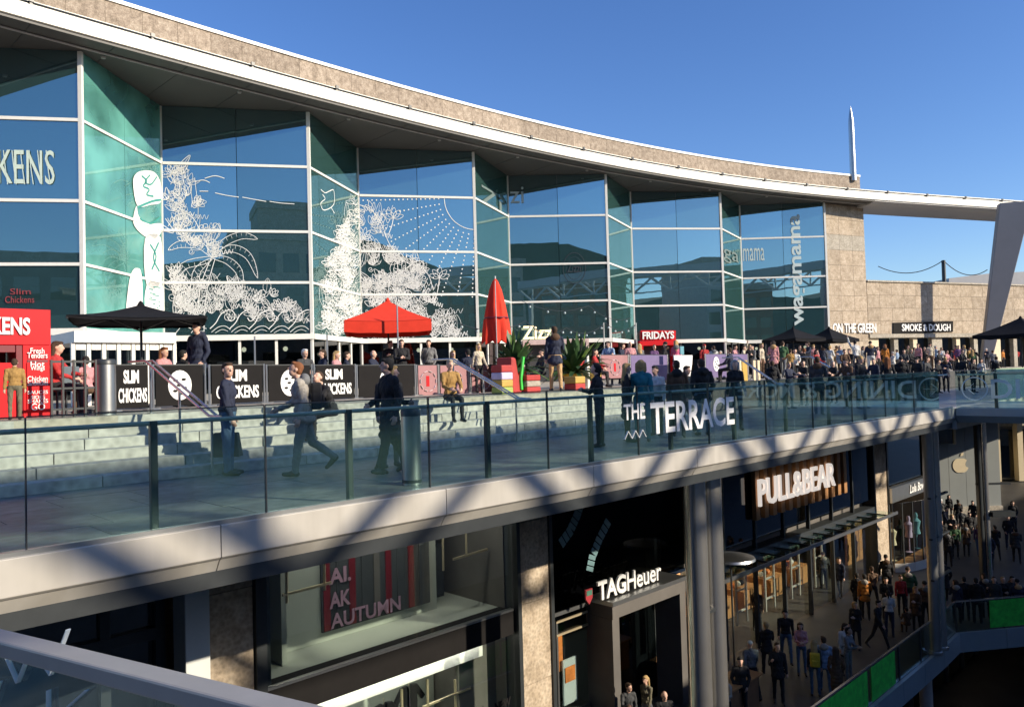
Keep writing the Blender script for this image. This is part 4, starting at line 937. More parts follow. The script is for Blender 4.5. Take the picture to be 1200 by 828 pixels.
wn = Vector((.3826, -.9239, 0)).normalized()
wv = (Vector((*WL1, 0))-Vector((*WL0, 0))).normalized(); wn = Vector((wv.y, -wv.x, 0))
WF = (Vector((*WL0, 0)), Vector((*WL1, 0)), wv, wn, 29, None)
o1 = empty('wall_sign', Draw(WF, .2).P(1000, 392), 'white letters ON THE GREEN on the sandy stone wall', 'restaurant sign')
fac_text('letter', 'ON THE GREEN', WF, 976, 378.5, 1027, 390, white_print, off=.25, bold=.02, th=.06, parent=o1, letters=True)
o2 = empty('wall_sign', Draw(WF, .2).P(1082, 392), 'black sign board with white letters SMOKE & DOUGH on stone wall', 'restaurant sign')
d = Draw(WF, .12); MB().prism([d.P(1047, 391), d.P(1117, 388.5), d.P(1117, 376), d.P(1047, 378)], -wn*.08).build('sign_board', black_board, o2)
fac_text('letter', 'SMOKE & DOUGH', WF, 1057, 379.5, 1114, 387.8, white_print, off=.16, bold=.02, th=.05, parent=o2, letters=True)
# ------------------------------------------------------------------ terrace furniture
def at(x, p, z=TZ):
    """point at column x of the photograph, p metres back from the deck edge, at height z"""
    v = V(x, 430, p); return EP(v[0], p, z)
def zat(x, y, p): return V(x, y, p)[2]
# kiosk
pk = 7.5; s1 = V(60, 440, pk)[0]; zk = zat(58, 363, pk); kk = empty('food_kiosk', EP(s1-1.7, pk+1, TZ), 'bright red food kiosk with white lettering and a serving window', 'kiosk')
def kb(s0, s1_, p0, p1, z0, z1, name, mt): return MB().ep(s0, s1_, p0, p1, z0, z1).build(name, mt, kk, bevel=.006)
kb(s1-3.6, s1, pk, pk+2.2, zk-.62, zk, 'header', red_paint)
sx = V(27, 440, pk)[0]
kb(sx, s1, pk, pk+2.2, TZ, zk-.625, 'side_panel', red_paint); kb(sx+.06, s1-.05, pk-.012, pk-.002, TZ+1.0, zk-.95, 'dark_panel', dark_red); kb(sx+.05, s1-.02, pk-.02, pk-.002, TZ+.1, TZ+.95, 'lower_panel', red_paint)
kb(sx-.1, sx-.004, pk+.01, pk+2.1, TZ, zk-.63, 'frame', dark_red); kb(s1-3.6, sx-.11, pk-.02, pk+.4, TZ, TZ+.95, 'counter', red_paint); kb(s1-3.6, sx-.11, pk+.7, pk+.75, TZ+.95, zk-.63, 'menu_board', mat('menu_board', (.10, .12, .12), .5, var=.4, scale=5)); kb(s1-3.0, s1-2.75, pk+.62, pk+.68, TZ+1.1, TZ+1.8, 'cream_panel', cream); kb(s1-3.6, sx-.11, pk, pk+.08, zk-.75, zk-.63, 'frame', dark_red)  # panel behind the serving window in plain cream paint
e = V(35.5, 390, pk-.03); put_text('lettering', 'CHICKENS', EP(e[0]-1.15, pk-.02, zk-.45), US, Z, 1.15, .30, white_print, kk, .02, bold=.03)
for i, (tx, zz, h) in enumerate((('Fresh', 1.80, .10), ('Tenders', 1.67, .10), ('Hot', 1.42, .10), ('Wings', 1.29, .10), ('Chicken', 1.02, .09), ('Sandwiches', .90, .09), ('SAUCES', .66, .06), ('SIDES', .52, .06), ('SHAKES', .40, .07), ('GO', .2, .12))):
    w = (s1-sx)*(.5 if len(tx) < 6 else .72); put_text('lettering', tx, EP((s1+sx)/2-w/2, pk-.03, TZ+zz*(zk-.68-TZ)/1.95), US, Z, w, h, white_print, kk, .006, bold=.01)
# steel bins
def bin_(pt, r, h, label):
    o = MB().lathe(pt, [(r, .0), (r, h*.9)], 20).build('litter_bin', dull_steel, smooth=True, label=label, cat='bin', group=None)
    MB().lathe(pt+Z*(h*.9), [(r*1.03, .0), (r*1.03, h*.07), (r*.9, h*.1)], 20).build('lid', dark_metal, o, smooth=True); MB().lathe(pt+Z*.0, [(r*.96, .02), (r*1.02, .03), (r*1.02, .07)], 20).build('base_ring', dark_metal, o, smooth=True); return o
bin_(G(124, 486, TZ), .17, .98, 'shiny steel cylinder bin at the end of the black barriers'); bin_(G(483, 567, .0), .135, 1.04, 'tall slim steel bin standing just behind the deck glass')
# barriers
def barrier(x0, x1, p, y, board, label, h=.95, kind=None):
    a = V(x0, y, p); b = V(x1, y, p); zt = (a[2]+b[2])/2; s0, s2 = a[0], b[0]; o = empty('cafe_barrier', EP((s0+s2)/2, p, TZ), label, 'barrier', 'fabric barriers round the terrace tables')
    MB().ep(s0+.05, s2-.05, p-.012, p+.012, zt-h+.1, zt).build('banner', board, o)
    for s in (s0, s2): MB().lathe(EP(s, p, TZ), [(.16, 0), (.16, .03), (.024, .035), (.024, zt-TZ+.03)], 8).build('post', dull_steel, o, smooth=True)
    MB().ep(s0, s2, p-.014, p+.014, zt+.001, zt+.025).build('top_rail', dark_metal, o)
    c = (s0+s2)/2; w = s2-s0
    if kind == 'text':
        put_text('lettering', 'SLIM', EP(c-w*.25, p-.022, zt-.36), US, Z, w*.42, .27, white_print, o, .008, bold=.04); put_text('lettering', 'CHICKENS', EP(c-w*.39, p-.022, zt-.74), US, Z, w*.78, .29, white_print, o, .008, bold=.03)
    elif kind in ('logo', 'ring'):
        r = .29; mb = MB()
        if kind == 'logo':
            mb.prism([EP(c+r*.85*math.cos(2*math.pi*i/20), p-.02, zt-.42+r*1.1*math.sin(2*math.pi*i/20)) for i in range(20)], UP_*.006); mb.build('emblem', white_print, o); mb = MB()
            for u, v in ((-.09,.1),(.08,.12),(-.02,.0),(.1,-.06),(-.1,-.12),(.03,-.18)): mb.prism([EP(c+u+.045*math.cos(t)*1.2, p-.026, zt-.42+v+.03*math.sin(t)) for t in (0,1,2,3,4,5)], UP_*.005)
            mb.build('emblem_mark', black_board, o)
        else:
            for i in range(10): t = 2*math.pi*i/10; mb.bar(EP(c+r*math.cos(t-.2), p-.02, zt-.45+r*math.sin(t-.2)), EP(c+r*math.cos(t+.2), p-.02, zt-.45+r*math.sin(t+.2)), .006, .07, UP_)
            mb.build('emblem', white_print, o); MB().ep(c-.06, c+.05, p-.02, p-.013, zt-.6, zt-.3).build('emblem_mark', red_paint, o)
    return o
barrier(133, 176, 8.4, 428, black_board, 'black barrier with white two word name right of steel bin', kind='text')
barrier(179, 240, 8.8, 428, black_board, 'black barrier with round white emblem behind the stair handrail', kind='logo')
barrier(245, 309, 9.0, 428, black_board, 'black barrier with white name partly behind the man in navy', kind='text')
barrier(312, 365, 9.2, 428, black_board, 'black barrier with round white emblem beside a ginger haired walker', kind='logo')
barrier(368, 416, 9.4, 428, black_board, 'black barrier with white name above the seated man', kind='text')
barrier(418, 486, 9.5, 428, black_board, 'black barrier with round white emblem behind the couple in black', kind='logo')
barrier(488, 513, 9.6, 428, pink_board, 'dusty pink barrier with dashed white ring behind the couple', kind='ring')
barrier(514, 549, 9.7, 428, pink_board, 'dusty pink barrier behind the person in a mustard top', kind='ring')
barrier(551, 580, 9.8, 428, pink_board, 'dusty pink barrier behind the second stair handrail', kind='ring')
barrier(703, 736, 9.8, 416, pink_board, 'dusty pink barrier left of the purple ones', kind='ring')
barrier(738, 782, 9.8, 416, purple_board, 'purple barrier left of the white shield board', h=1.1)
barrier(826, 851, 9.8, 415, purple_board, 'purple barrier with white oval right of the fur hooded person', h=1.1, kind='logo'); barrier(853, 876, 9.8, 415, purple_board, 'purple barrier with white ring behind grey haired woman', h=1.1, kind='ring')
# parasols
def parasol(c, side, z_edge, z_top, mt, label, rot=0, val=.25, name=None, cat='parasol', polez=None):
    o = empty('parasol', (c.x, c.y, TZ), label, cat); pole = MB().lathe(Vector((c.x, c.y, TZ)), [(.3, 0), (.3, .06), (.03, .07), (.03, z_top-TZ)], 10).build('pole', dark_metal, o, smooth=True)
    cs = [Vector((c.x+side/2*math.sqrt(2)*math.cos(rot+math.pi/4+math.pi/2*i), c.y+side/2*math.sqrt(2)*math.sin(rot+math.pi/4+math.pi/2*i), z_edge)) for i in range(4)]; T = Vector((c.x, c.y, z_top))
    for i in range(4):
        a = cs[i]; b = cs[(i+1) % 4]; mb = MB(); n = 6; rows = []
        for r in range(n+1):
            u = r/n; row = []
            for q in range(n+1):
                v = q/n; e = a.lerp(b, v); p = T.lerp(e, u); sag = .05*math.sin(math.pi*v)*u*u+.06*math.sin(math.pi*u); p = p-Z*sag; row.append(p)
            rows.append(row)
        vs = [p for row in rows for p in row]+[p-Z*.02 for row in rows for p in row]; N = (n+1)**2; fs = []
        for r in range(n):
            for q in range(n):
                k = r*(n+1)+q; fs.append((k, k+1, k+n+2, k+n+1)); fs.append((N+k, N+k+n+1, N+k+n+2, N+k+1))
        mb.add(vs, fs)
        e = rows[n]
        if val: mb.add([p-Z*.01 for p in e]+[p-Z*(val+.02*(q % 2)) for q, p in enumerate(e)], [(q, q+1, n+2+q, n+1+q) for q in range(n)])
        cp = mb.build('canopy_panel', mt, o, smooth=True)
        MB().bar(T-Z*.12, a-Z*.06, .03, .04).build('rib', dark_metal, o); MB().bar(Vector((c.x, c.y, z_edge-.25)), T.lerp(a, .55)-Z*.1, .02, .025).build('strut', dark_metal, o)
    MB().lathe(T-Z*.03, [(.09, 0), (.05, .08), (.01, .12)], 8).build('finial', mt, o)
    return o
vd = math.atan2(20, -9)
c = at(166, 10.6); b1 = parasol(c, 2.7, zat(168, 375, 10.6), zat(168, 357, 10.6), black_fabric, 'wide black parasol standing over the black barriers at left', rot=vd, val=.05)
c = at(456, 13); rp = parasol(c, 2.7, zat(456, 378, 13), zat(456, 352, 13), red_fabric, 'open bright red parasol with white script on its edge', rot=math.atan2(c.y, c.x), val=.36)
cor = sorted([(c.x+1.35*math.sqrt(2)*math.cos(math.atan2(c.y, c.x)+math.pi/4+math.pi/2*i), c.y+1.35*math.sqrt(2)*math.sin(math.atan2(c.y, c.x)+math.pi/4+math.pi/2*i)) for i in range(4)], key=lambda q: q[1])
L0, N0 = sorted(cor[:3], key=lambda q: q[0])[:2]
L0 = Vector((*L0, 0)); N0 = Vector((*N0, 0)); dv = (N0-L0).normalized(); nn = Vector((dv.y, -dv.x, 0))
put_text('lettering', 'Chickens', L0+dv*.35+nn*.03+Z*(zat(456, 378, 13)-.30), dv, Z, 1.9, .26, white_print, rp, .006, bold=.0, shear=.35)
o = empty('closed_parasol', at(583, 12), 'tall red parasol folded shut beside the leafy planter', 'parasol'); c = at(583, 12); zb = zat(583, 401, 12); zt = zat(583, 327, 12)
MB().lathe(c, [(.3, 0), (.3, .06), (.03, .07), (.03, zt-TZ+.1)], 10).build('pole', dull_steel, o, smooth=True)
mb = MB(); n = 32; prof = [(.48, 0), (.46, .25), (.42, .7), (.33, 1.2), (.22, 1.7), (.10, 1.98), (.03, 2.06)]; hh = (zt-zb)/2.06
for r, z in prof:
    for k in range(n): a = 2*math.pi*k/n; rr = r*(1+.16*math.cos(8*a+z)*(1-z/2.3)); mb.v.append(Vector((c.x+rr*math.cos(a), c.y+rr*math.sin(a), zb+z*hh-(.08*math.cos(8*a) if z == 0 else 0))))
for i in range(len(prof)-1):
    for k in range(n): mb.f.append([i*n+k, i*n+(k+1) % n, (i+1)*n+(k+1) % n, (i+1)*n+k]); mb.m.append(0)
mb.build('folded_canopy', red_fabric, o, smooth=True); MB().lathe(c+Z*(zb-TZ+.75*hh), [(.43, 0), (.45, .03), (.43, .07)], 16).build('strap', dark_red, o, smooth=True)
for x, Y, sd, ye, yt, lab in ((930, 43, 2.4, 397, 384, 'black parasol nearest the vertical restaurant name'), (972, 47, 2.4, 398, 384, 'black parasol in front of the stone wall letters'), (1197, 40, 3.2, 391, 372, 'black parasol at the far right by the fin column')):
    q = D(x, 400, Y); parasol(q, sd, D(x, ye, Y).z, D(x, yt, Y).z, black_fabric, lab, rot=.5, val=.16)
# stair handrails
def stair_rail(x0, y0, x1, y1, label):
    a = V(x0, y0, 6.3); b = V(x1, y1, 4.1); s_ = a[0]*.6+b[0]*.4; o = empty('stair_handrail', EP(s_, 5.2, .4), label, 'handrail', 'handrails on the terrace steps')
    for d in (-.06, .06): MB().tube([EP(a[0]+d-.1, 6.9, TZ+.93), EP(a[0]+d, 6.35, TZ+.93), EP(b[0]+d, 4.25, .95), EP(b[0]+d+.06, 3.95, .93)], .022, 8).build('rail', steel, o, smooth=True)
    for t, zb in ((0, TZ), (.5, .48), (1, 0)):
        p = 6.3+(4.3-6.3)*t; s = a[0]+(b[0]-a[0])*t; MB().tube([EP(s, p, zb), EP(s, p, TZ+.90+(.93-TZ-.9)*t)], .022, 8).build('post', dull_steel, o, smooth=True); MB().lathe(EP(s, p, zb), [(.06, 0), (.06, .015)], 10).build('foot_plate', dull_steel, o)
stair_rail(176, 425, 254, 482, 'steel stair handrail below the parasol at the left end of steps'); stair_rail(531, 425, 612, 466, 'steel stair handrail in front of the pink barriers'); stair_rail(866, 418, 915, 445, 'steel stair handrail below the yellow deck panels'); stair_rail(952, 418, 1002, 440, 'steel stair handrail in front of two black parasols')
# poles and festoon lights
def pole(x, y0, p, label, r=.03, mt=dull_steel): z = zat(x, y0, p); return MB().lathe(at(x, p), [(.14, 0), (.14, .03), (r, .04), (r*.8, z-TZ)], 8).build('slim_pole', mt, smooth=True, label=label, cat='pole', group='slim poles on the terrace')
pole(299, 394, 13, 'slim pole behind the navy jumper man near the black barriers'); pole(467, 358, 11.5, 'slim pole crossing in front of the open red parasol'); pole(384, 392, 12, 'slim pole left of the open red parasol'); pole(709, 378, 13, 'slim pole beside the man in pale blue shirt'); pole(747, 378, 13, 'slim pole at the left jamb of the red portal'); pole(688, 416, 9, 'thick white pole beside the leafy planter', .09, white_paint); pole(583, 329, 11.2, 'slim pole in front of folded red parasol', .02)
def festoon(pts, label, n):
    o = empty('festoon_lights', pts[0], label, 'string lights', 'festoon lights across the terrace')
    for a, b in zip(pts, pts[1:]):
        q = [a.lerp(b, i/10)-Z*(.35*4*(i/10)*(1-i/10)) for i in range(11)]; MB().tube(q, .012, 5).build('cable', dark_metal, o)
        for i in range(n): t = (i+.5)/n; c = a.lerp(b, t)-Z*(.35*4*t*(1-t)+.1); bl = MB().ball(c, .05, 8, 6).build('bulb', frost_print, o, smooth=True); MB().lathe(c+Z*.05, [(.03, 0), (.03, .06)], 6).build('socket', dark_metal, bl)
def pz(x, y, p): s, _, z = V(x, y, p); return EP(s, p, z)
festoon([pz(532, 376, 14), pz(616, 376, 14), pz(664, 384, 14), pz(709, 378, 14), pz(747, 378, 14)], 'lower string of white bulbs hanging along the glass front', 5); festoon([pz(610, 352, 16), pz(690, 358, 16), pz(740, 372, 16)], 'upper string of white bulbs above the lit sign', 4)
# leafy planters
def planter(pt, r, h, pot, label, n=34, L=1.1, seed=1):
    random.seed(seed); o = empty('leafy_planter', pt, label, 'planter', 'leafy planters on the terrace')
    MB().lathe(pt, [(r*.75, 0), (r, h*.9), (r*1.06, h*.9), (r*1.06, h), (r*.9, h)], 14).build('pot', pot, o, smooth=True)
    for k in range(int(n*2.2)):
        a = random.uniform(0, 6.28); el = random.uniform(.15, 1.45); ln = L*random.uniform(.55, 1.05); d = Vector((math.cos(a)*math.cos(el), math.sin(a)*math.cos(el), math.sin(el))); sd = d.cross(Z).normalized(); base = pt+Z*h+Vector((random.uniform(-.1, .1), random.uniform(-.1, .1), 0))
        w = random.uniform(.035, .10)*L; P = []
        for i in range(6):
            t = i/5; c = base+d*(ln*t)-Z*(.45*ln*t*t*math.cos(el)); wd = w*math.sin(math.pi*min(.97, max(.04, (t*1.1-.1))))**.8 if t > .15 else .008; P += [c-sd*wd+Z*.25*wd, c-Z*.0, c+sd*wd+Z*.25*wd]
        mb = MB(); mb.add(P, [f for i in range(5) for f in ((3*i, 3*i+1, 3*i+4, 3*i+3), (3*i+1, 3*i+2, 3*i+5, 3*i+4))]); mb.build('leaf', leaf_light if random.random() < .22 else leaf_green, o, smooth=True)
    return o
planter(at(603, 9), .34, .62, red_paint, 'tropical plant with broad leaves in a red pot beside folded parasol', 40, 1.35, 2); planter(at(592, 9.6), .26, .5, green_print, 'smaller tropical plant behind the striped seat cubes', 20, 1.0, 5)
planter(at(671, 8.6), .32, .5, mat('yellow_pot', (.70, .42, .05), .5), 'tropical plant in a yellow pot right of the tan trousered man', 40, 1.5, 3); planter(at(684, 10.2), .3, .7, red_paint, 'dark leafed plant behind the thick white pole', 34, 1.4, 8)
planter(at(845, 12), .3, .4, dark_metal, 'low green plant above the purple barriers', 24, .8, 11)
def seat_box(x, p, w, h, mts, label):
    c = at(x, p); o = empty('seat_cube', c, label, 'seat', 'bright seat cubes by the planters')
    n = len(mts)
    for i, mt in enumerate(mts): MB().box(c+Z*(h*(i+.5)/n), (w, w, h/n-.004), (US, UP_, Z)).build('cushion', mt, o, bevel=.03)
yel = mat('yellow_vinyl', (.50, .33, .07), .5); blu = mat('lilac_vinyl', (.55, .50, .70), .5); red_seat = mat('seat_red', (.42, .035, .03), .6); lime = mat('lime_vinyl', (.32, .42, .09), .5)
seat_box(588, 7.0, .42, .78, (lime, yel, blu, red_seat), 'striped stack of lilac, yellow and lime seat cushions'); seat_box(617, 7.2, .55, .5, (red_seat, pale_stone, red_seat), 'red and white low seat cube'); seat_box(673, 7.0, .45, .42, (red_seat, yel), 'red and yellow low seat cube'); seat_box(695, 9, .4, .55, (red_seat, yel), 'red and yellow cube behind the thick white pole')
c = at(601, 7.4); o = empty('lounge_chair', c, 'curved red lounge chair with a green rim', 'chair')
pr = [(-.30, 0), (.30, 0), (.36, .28), (.05, .34), (-.08, .55), (-.16, .98), (-.34, 1.0), (-.38, .4)]
MB().prism([c+US*x+Z*z-UP_*.3 for x, z in pr], UP_*.6).build('shell', red_seat, o, bevel=.05); MB().tube([c+US*x+Z*z-UP_*.32 for x, z in ((.0,.1),(-.02,.4),(.02,.6),(.1,1.0))], .045, 8).build('rim', green_print, o, smooth=True)
# white shield board, yellow deck panels
o = empty('shield_board', at(801, 9.0), 'white shield shaped board between the pink jacket and fur hood', 'board'); d0 = zat(801, 416, 9); d1 = zat(801, 441, 9); s0 = V(790, 425, 9)[0]; s2 = V(812, 425, 9)[0]
MB().prism([EP(s0, 9, d0), EP(s2, 9, d0), EP(s2-.05, 9, d0-.35), EP(s2-.22, 9, d1), EP(s0+.22, 9, d1), EP(s0+.05, 9, d0-.35)], UP_*.05).build('board', white_print, o, bevel=.01); MB().tube([EP((s0+s2)/2, 9.1, TZ), EP((s0+s2)/2, 9.1, d1+.3)], .03).build('post', dark_metal, o)
MB().ep((s0+s2)/2-.2, (s0+s2)/2+.05, 9.0, 9.05, d0+.03, d0+.35).build('sticker', aqua, o)
for i, (x, w, mt) in enumerate(((865, .28, cream), (870, .42, yel), (883, .2, cream), (888, .2, cream))):
    q = V(x, 430, 8.4); MB().ep(q[0], q[0]+w, 8.4, 8.46, TZ, zat(x, 422, 8.4)).build('upright_board', mt, label=('cream upright board left of the yellow one', 'yellow upright board behind the third stair handrail', 'narrow cream board right of the yellow one', 'rightmost narrow cream board by the handrail')[i], cat='board', group='upright boards by the handrail')
# cafe table, stool, grey chair, black rail near kiosk
c = at(41, 7.9) ; o = empty('cafe_table', c, 'small round bar table with white napkin box by the kiosk', 'table'); MB().lathe(c, [(.2, 0), (.2, .02), (.025, .03), (.025, .72), (.26, .73), (.26, .75)], 16).build('table_top', dull_steel, o, smooth=True)
MB().box(c+Z*.84, (.12, .12, .18)).build('napkin_box', white_print, label='white napkin box on the small bar table', cat='box')
def chair(c, mt, rz, label, hh=.9):
    o = empty('cafe_chair', c, label, 'chair', rz=rz); m_ = lambda v: Vector(v); 
    for nm, bx in (('seat', ((0,0,.45),(.44,.44,.04))), ('backrest', ((0,-.21,.68),(.42,.03,.42)))): 
        q = MB(); q.box(*bx); q.build(nm, mt, o, world=False, bevel=.015)
    for x in (-.19, .19):
        for y in (-.19, .19): q = MB(); q.box((x, y, .215), (.03, .03, .43)); q.build('leg', dark_metal, o, world=False)
    return o
grey_mesh = mat('grey_mesh', (.10, .13, .15), .7)
chair(at(72, 8.2), grey_mesh, math.radians(60), 'grey backed terrace chair beside the red kiosk');
for i, x in enumerate((392, 437, 505, 535)): chair(at(x, 11.2), dark_metal, 2.0+i, ('dark chair behind the black name barrier', 'dark chair under the open red parasol', 'dark chair behind the dashed ring barrier', 'dark chair behind the mustard top person')[i])
s0 = V(60, 440, 6.7)[0]; s2 = V(112, 440, 6.7)[0]; o = empty('black_railing', EP((s0+s2)/2, 6.7, TZ), 'low black metal railing between kiosk and steel bin', 'railing')
for z in (.12, .47, .92): MB().ep(s0, s2, 6.68, 6.72, TZ+z, TZ+z+.035).build('rail', dark_metal, o)
for i in range(5): s = s0+(s2-s0)*i/4; MB().ep(s-.015, s+.015, 6.665, 6.735, TZ, TZ+.97).build('post', dark_metal, o)
s0 = V(86, 410, 15)[0]; s2 = V(205, 410, 15)[0]; o = empty('glazed_lobby', EP((s0+s2)/2, 15.5, TZ), 'white framed glazed entrance lobby below the black parasol', 'lobby'); zt = zat(150, 389, 15)
MB().ep(s0, s2, 14.9, 18, zt-.3, zt).build('roof', white_paint, o)
for i in range(8): s = s0+(s2-s0)*i/7; MB().ep(s-.045, s+.045, 15, 15.12, TZ, zt-.31).build('post', white_paint, o)
for i in range(7): a = s0+(s2-s0)*i/7; b = s0+(s2-s0)*(i+1)/7; MB().ep(a+.07, b-.07, 15.05, 15.07, TZ+.1, zt-.5).build('pane', dark_glass, o); MB().ep(a+.07, b-.07, 15.02, 15.1, zt-.5, zt-.32).build('panel', white_paint, o)
# beyond the wall: grey roof, pole and wires
o = empty('grey_roofed_hall', (75, 120, TZ), 'low grey metal roof showing beyond the sandy stone wall', 'building'); a = D(1112, 326, 118); b = D(1240, 316, 118); 
MB().prism([Vector((a.x, 118, a.z-4)), Vector((b.x, 118, a.z-4)), Vector((b.x, 118, b.z)), Vector((a.x+6, 118, b.z-.3)), Vector((a.x, 118, a.z))], (0, 14, 0)).build('roof', beam_grey, o); MB().box(((a.x+b.x)/2, 126, (a.z-4+TZ)/2), (b.x-a.x-.2, 12, a.z-4-TZ)).build('wall', concrete, o)
a = D(1105.5, 330, 88); t = D(1105.5, 305, 88); b = D(1029, 312, 88); e = D(1157, 316, 88); o = MB().tube([Vector((a.x, 88, TZ)), t], .22, 8).build('wire_pole', dark_metal, label='dark pole carrying thin wires beyond the stone wall', cat='pole')
for q0, q1 in ((b, t), (t, e)): MB().tube([q0.lerp(q1, i/12)-Z*(1.1*4*(i/12)*(1-i/12)) for i in range(13)], .05, 5).build('wire', dark_metal, o)
# round grey street parasol near the clothes shop
c = EP(*V(856, 650, 4.6)[:2], 0); c = Vector((c.x, c.y, ZS)); zc = V(856, 650, 4.6)[2]
o = empty('street_parasol', c, 'flat round grey parasol in the street by the twin column', 'parasol'); MB().lathe(Vector((c.x, c.y, zc)), [(.75, -.12), (.72, -.05), (.4, .03), (.04, .08)], 24).build('canopy', dull_steel, o, smooth=True); MB().lathe(c, [(.25, 0), (.25, .05), (.03, .06), (.03, zc-ZS)], 10).build('pole', dark_metal, o, smooth=True)
o = empty('street_kiosk', EP(V(860, 715, 3.8)[0], 3.8, ZS), 'low wooden street counter beside the twin column', 'counter'); q = V(860, 715, 3.8)[0]; MB().ep(q-.8, q+.9, 3.6, 4.2, ZS, ZS+.95).build('body', timber, o); MB().ep(q-.9, q+1.0, 3.5, 4.3, ZS+.955, ZS+1.0).build('top', warm_wood, o)
# ------------------------------------------------------------------ near walkway balustrade, bottom left
ra = G(-60, 716, .37); rb = G(0, 735, .37); rc = G(390, 828, .37); t = (rc-rb).normalized(); nv = Vector((-t.y, t.x, 0)); a = rb-t*1.6; b = rc+t*.9
o = empty('near_balustrade', ((a+b)/2).xy.to_3d()-Z*.7, 'near walkway handrail with pale letters on its green glass', 'balustrade')
MB().bar(a-nv*.055-Z*.035, b-nv*.055-Z*.035, .11, .07).build('coping', mat('coping_metal', (.33, .32, .31), .42, metal=.1, var=.06, scale=4), o, bevel=.01)
MB().bar(a+nv*.16-Z*.66, b+nv*.16-Z*.66, .015, .98).build('pane', balu_glass, o); MB().bar(a+nv*.05-Z*1.0, b+nv*.05-Z*1.0, .3, .1).build('base', bridge_metal, o)
dd = a+nv*.15
def nl_(pts, w=.022):
    mb = MB(); P = [onpl(x, y, dd, nv) for x, y in pts]
    for p, q in zip(P, P[1:]): mb.bar(p, q, .006, w, nv)
    mb.build('letter', blue_white, o)
nl_([(-10,728),(21,799),(38,757),(60,790),(80,737)]); nl_([(57,808),(57,850)]); nl_([(102,808),(64,842),(102,870)]); nl_([(0,798),(-20,850)])
m = MB(); m.bar(a-nv*1.0-Z*1.2, b-nv*1.0-Z*1.2, 2.6, .3); m.build('near_walkway', paving, kind='structure')
# ------------------------------------------------------------------ people
def rotx(v, a): return Vector((v.x, v.y*math.cos(a)-v.z*math.sin(a), v.y*math.sin(a)+v.z*math.cos(a)))
class Fig:
    """one body: tapered limbs and ellipsoids fused into a single surface (facing +y, feet at z = 0)"""
    def __init__(s): s.pr = []
    def cap(s, a, b, ra, rb, m): s.pr.append(('c', Vector(a), Vector(b), ra, rb, m))
    def ell(s, c, r, m, ax=None): s.pr.append(('e', Vector(c), Vector(r), ax or Matrix.Identity(3), 0, m))
    def surface(s, name, vox, nmat=8, prs=None):
        prs = prs or s.pr; mb = MB()
        for p in prs:
            if p[0] == 'c':
                a, b, ra, rb = p[1:5]; d = b-a; L = d.length; t = d.normalized() if L > 1e-6 else Z; k = 3; pts = []; rs = []
                for i in range(k+1): an = math.pi/2*(1-i/k); pts.append(a-t*ra*math.sin(an)); rs.append(max(.0015, ra*math.cos(an)))
                for i in range(k+1): an = math.pi/2*(i/k); pts.append(b+t*rb*math.sin(an)); rs.append(max(.0015, rb*math.cos(an)))
                mb.tube(pts, rs, 10)
            else:
                m0 = len(mb.v); mb.ball((0,0,0), tuple(p[2]), 14, 10)
                for i in range(m0, len(mb.v)): mb.v[i] = p[3] @ mb.v[i] + p[1]
        me = bpy.data.meshes.new('t'); me.from_pydata([tuple(v) for v in mb.v], [], mb.f)
        bm = bmesh.new(); bm.from_mesh(me); bmesh.ops.recalc_face_normals(bm, faces=bm.faces); bm.to_mesh(me); bm.free()
        o = bpy.data.objects.new('t', me); link(o); r = o.modifiers.new('r', 'REMESH'); r.mode = 'VOXEL'; r.voxel_size = vox; r.use_smooth_shade = True
        sm = o.modifiers.new('s', 'SMOOTH'); sm.factor = .5; sm.iterations = 2
        dg = bpy.context.evaluated_depsgraph_get(); dg.update(); out = bpy.data.meshes.new_from_object(o.evaluated_get(dg)); out.name = name
        bpy.data.objects.remove(o); bpy.data.meshes.remove(me)
        n = len(out.polygons); C = np.zeros(n*3); out.polygons.foreach_get('center', C); C = C.reshape(-1, 3); best = np.full(n, 9.); idx = np.zeros(n, int)
        for p in prs:
            if p[0] == 'c':
                a = np.array(p[1]); d = np.array(p[2])-a; h = np.clip(((C-a)@d)/max(1e-9, d@d), 0, 1); dist = np.linalg.norm(C-a-h[:, None]*d, axis=1)-(p[3]+(p[4]-p[3])*h)
            else:
                Rm = np.array(p[3].inverted()); q = (C-np.array(p[1]))@Rm.T; rr = np.array(p[2]); dist = (np.linalg.norm(q/rr, axis=1)-1)*rr.min()
            u = dist < best; best[u] = dist[u]; idx[u] = p[5]
        # creases in the cloth
        nv = len(out.vertices); co = np.zeros(nv*3); out.vertices.foreach_get('co', co); co = co.reshape(-1, 3); no = np.zeros(nv*3); out.vertices.foreach_get('normal', no); no = no.reshape(-1, 3)
        lt_ = np.zeros(n, int); out.polygons.foreach_get('loop_total', lt_); lv = np.zeros(len(out.loops), int); out.loops.foreach_get('vertex_index', lv)
        cl = np.zeros(nv, int); cl[lv] = np.repeat(idx, lt_)
        x, y, z = co.T; ph = (len(name)*1.7)
        w_ = np.sin(z*31+5*np.sin(x*17+ph)+4*np.sin(y*19))*.5+np.sin(z*57+6*np.sin(x*23+z*9)+3*np.sin(y*29+ph))*.35+np.sin(x*41+z*23+ph)*.25
        amp = np.where(cl == TOP, .0085, np.where(cl == LEG, .006, 0)); co += no*(w_*amp)[:, None]; out.vertices.foreach_set('co', co.ravel())
        out.materials.clear()
        for i in range(nmat): out.materials.append(None)
        out.polygons.foreach_set('material_index', idx); out.polygons.foreach_set('use_smooth', [True]*n); out.update(); return out
SKIN, TOP, LEG, SHOE, DARK, LIP, ACC = range(7)
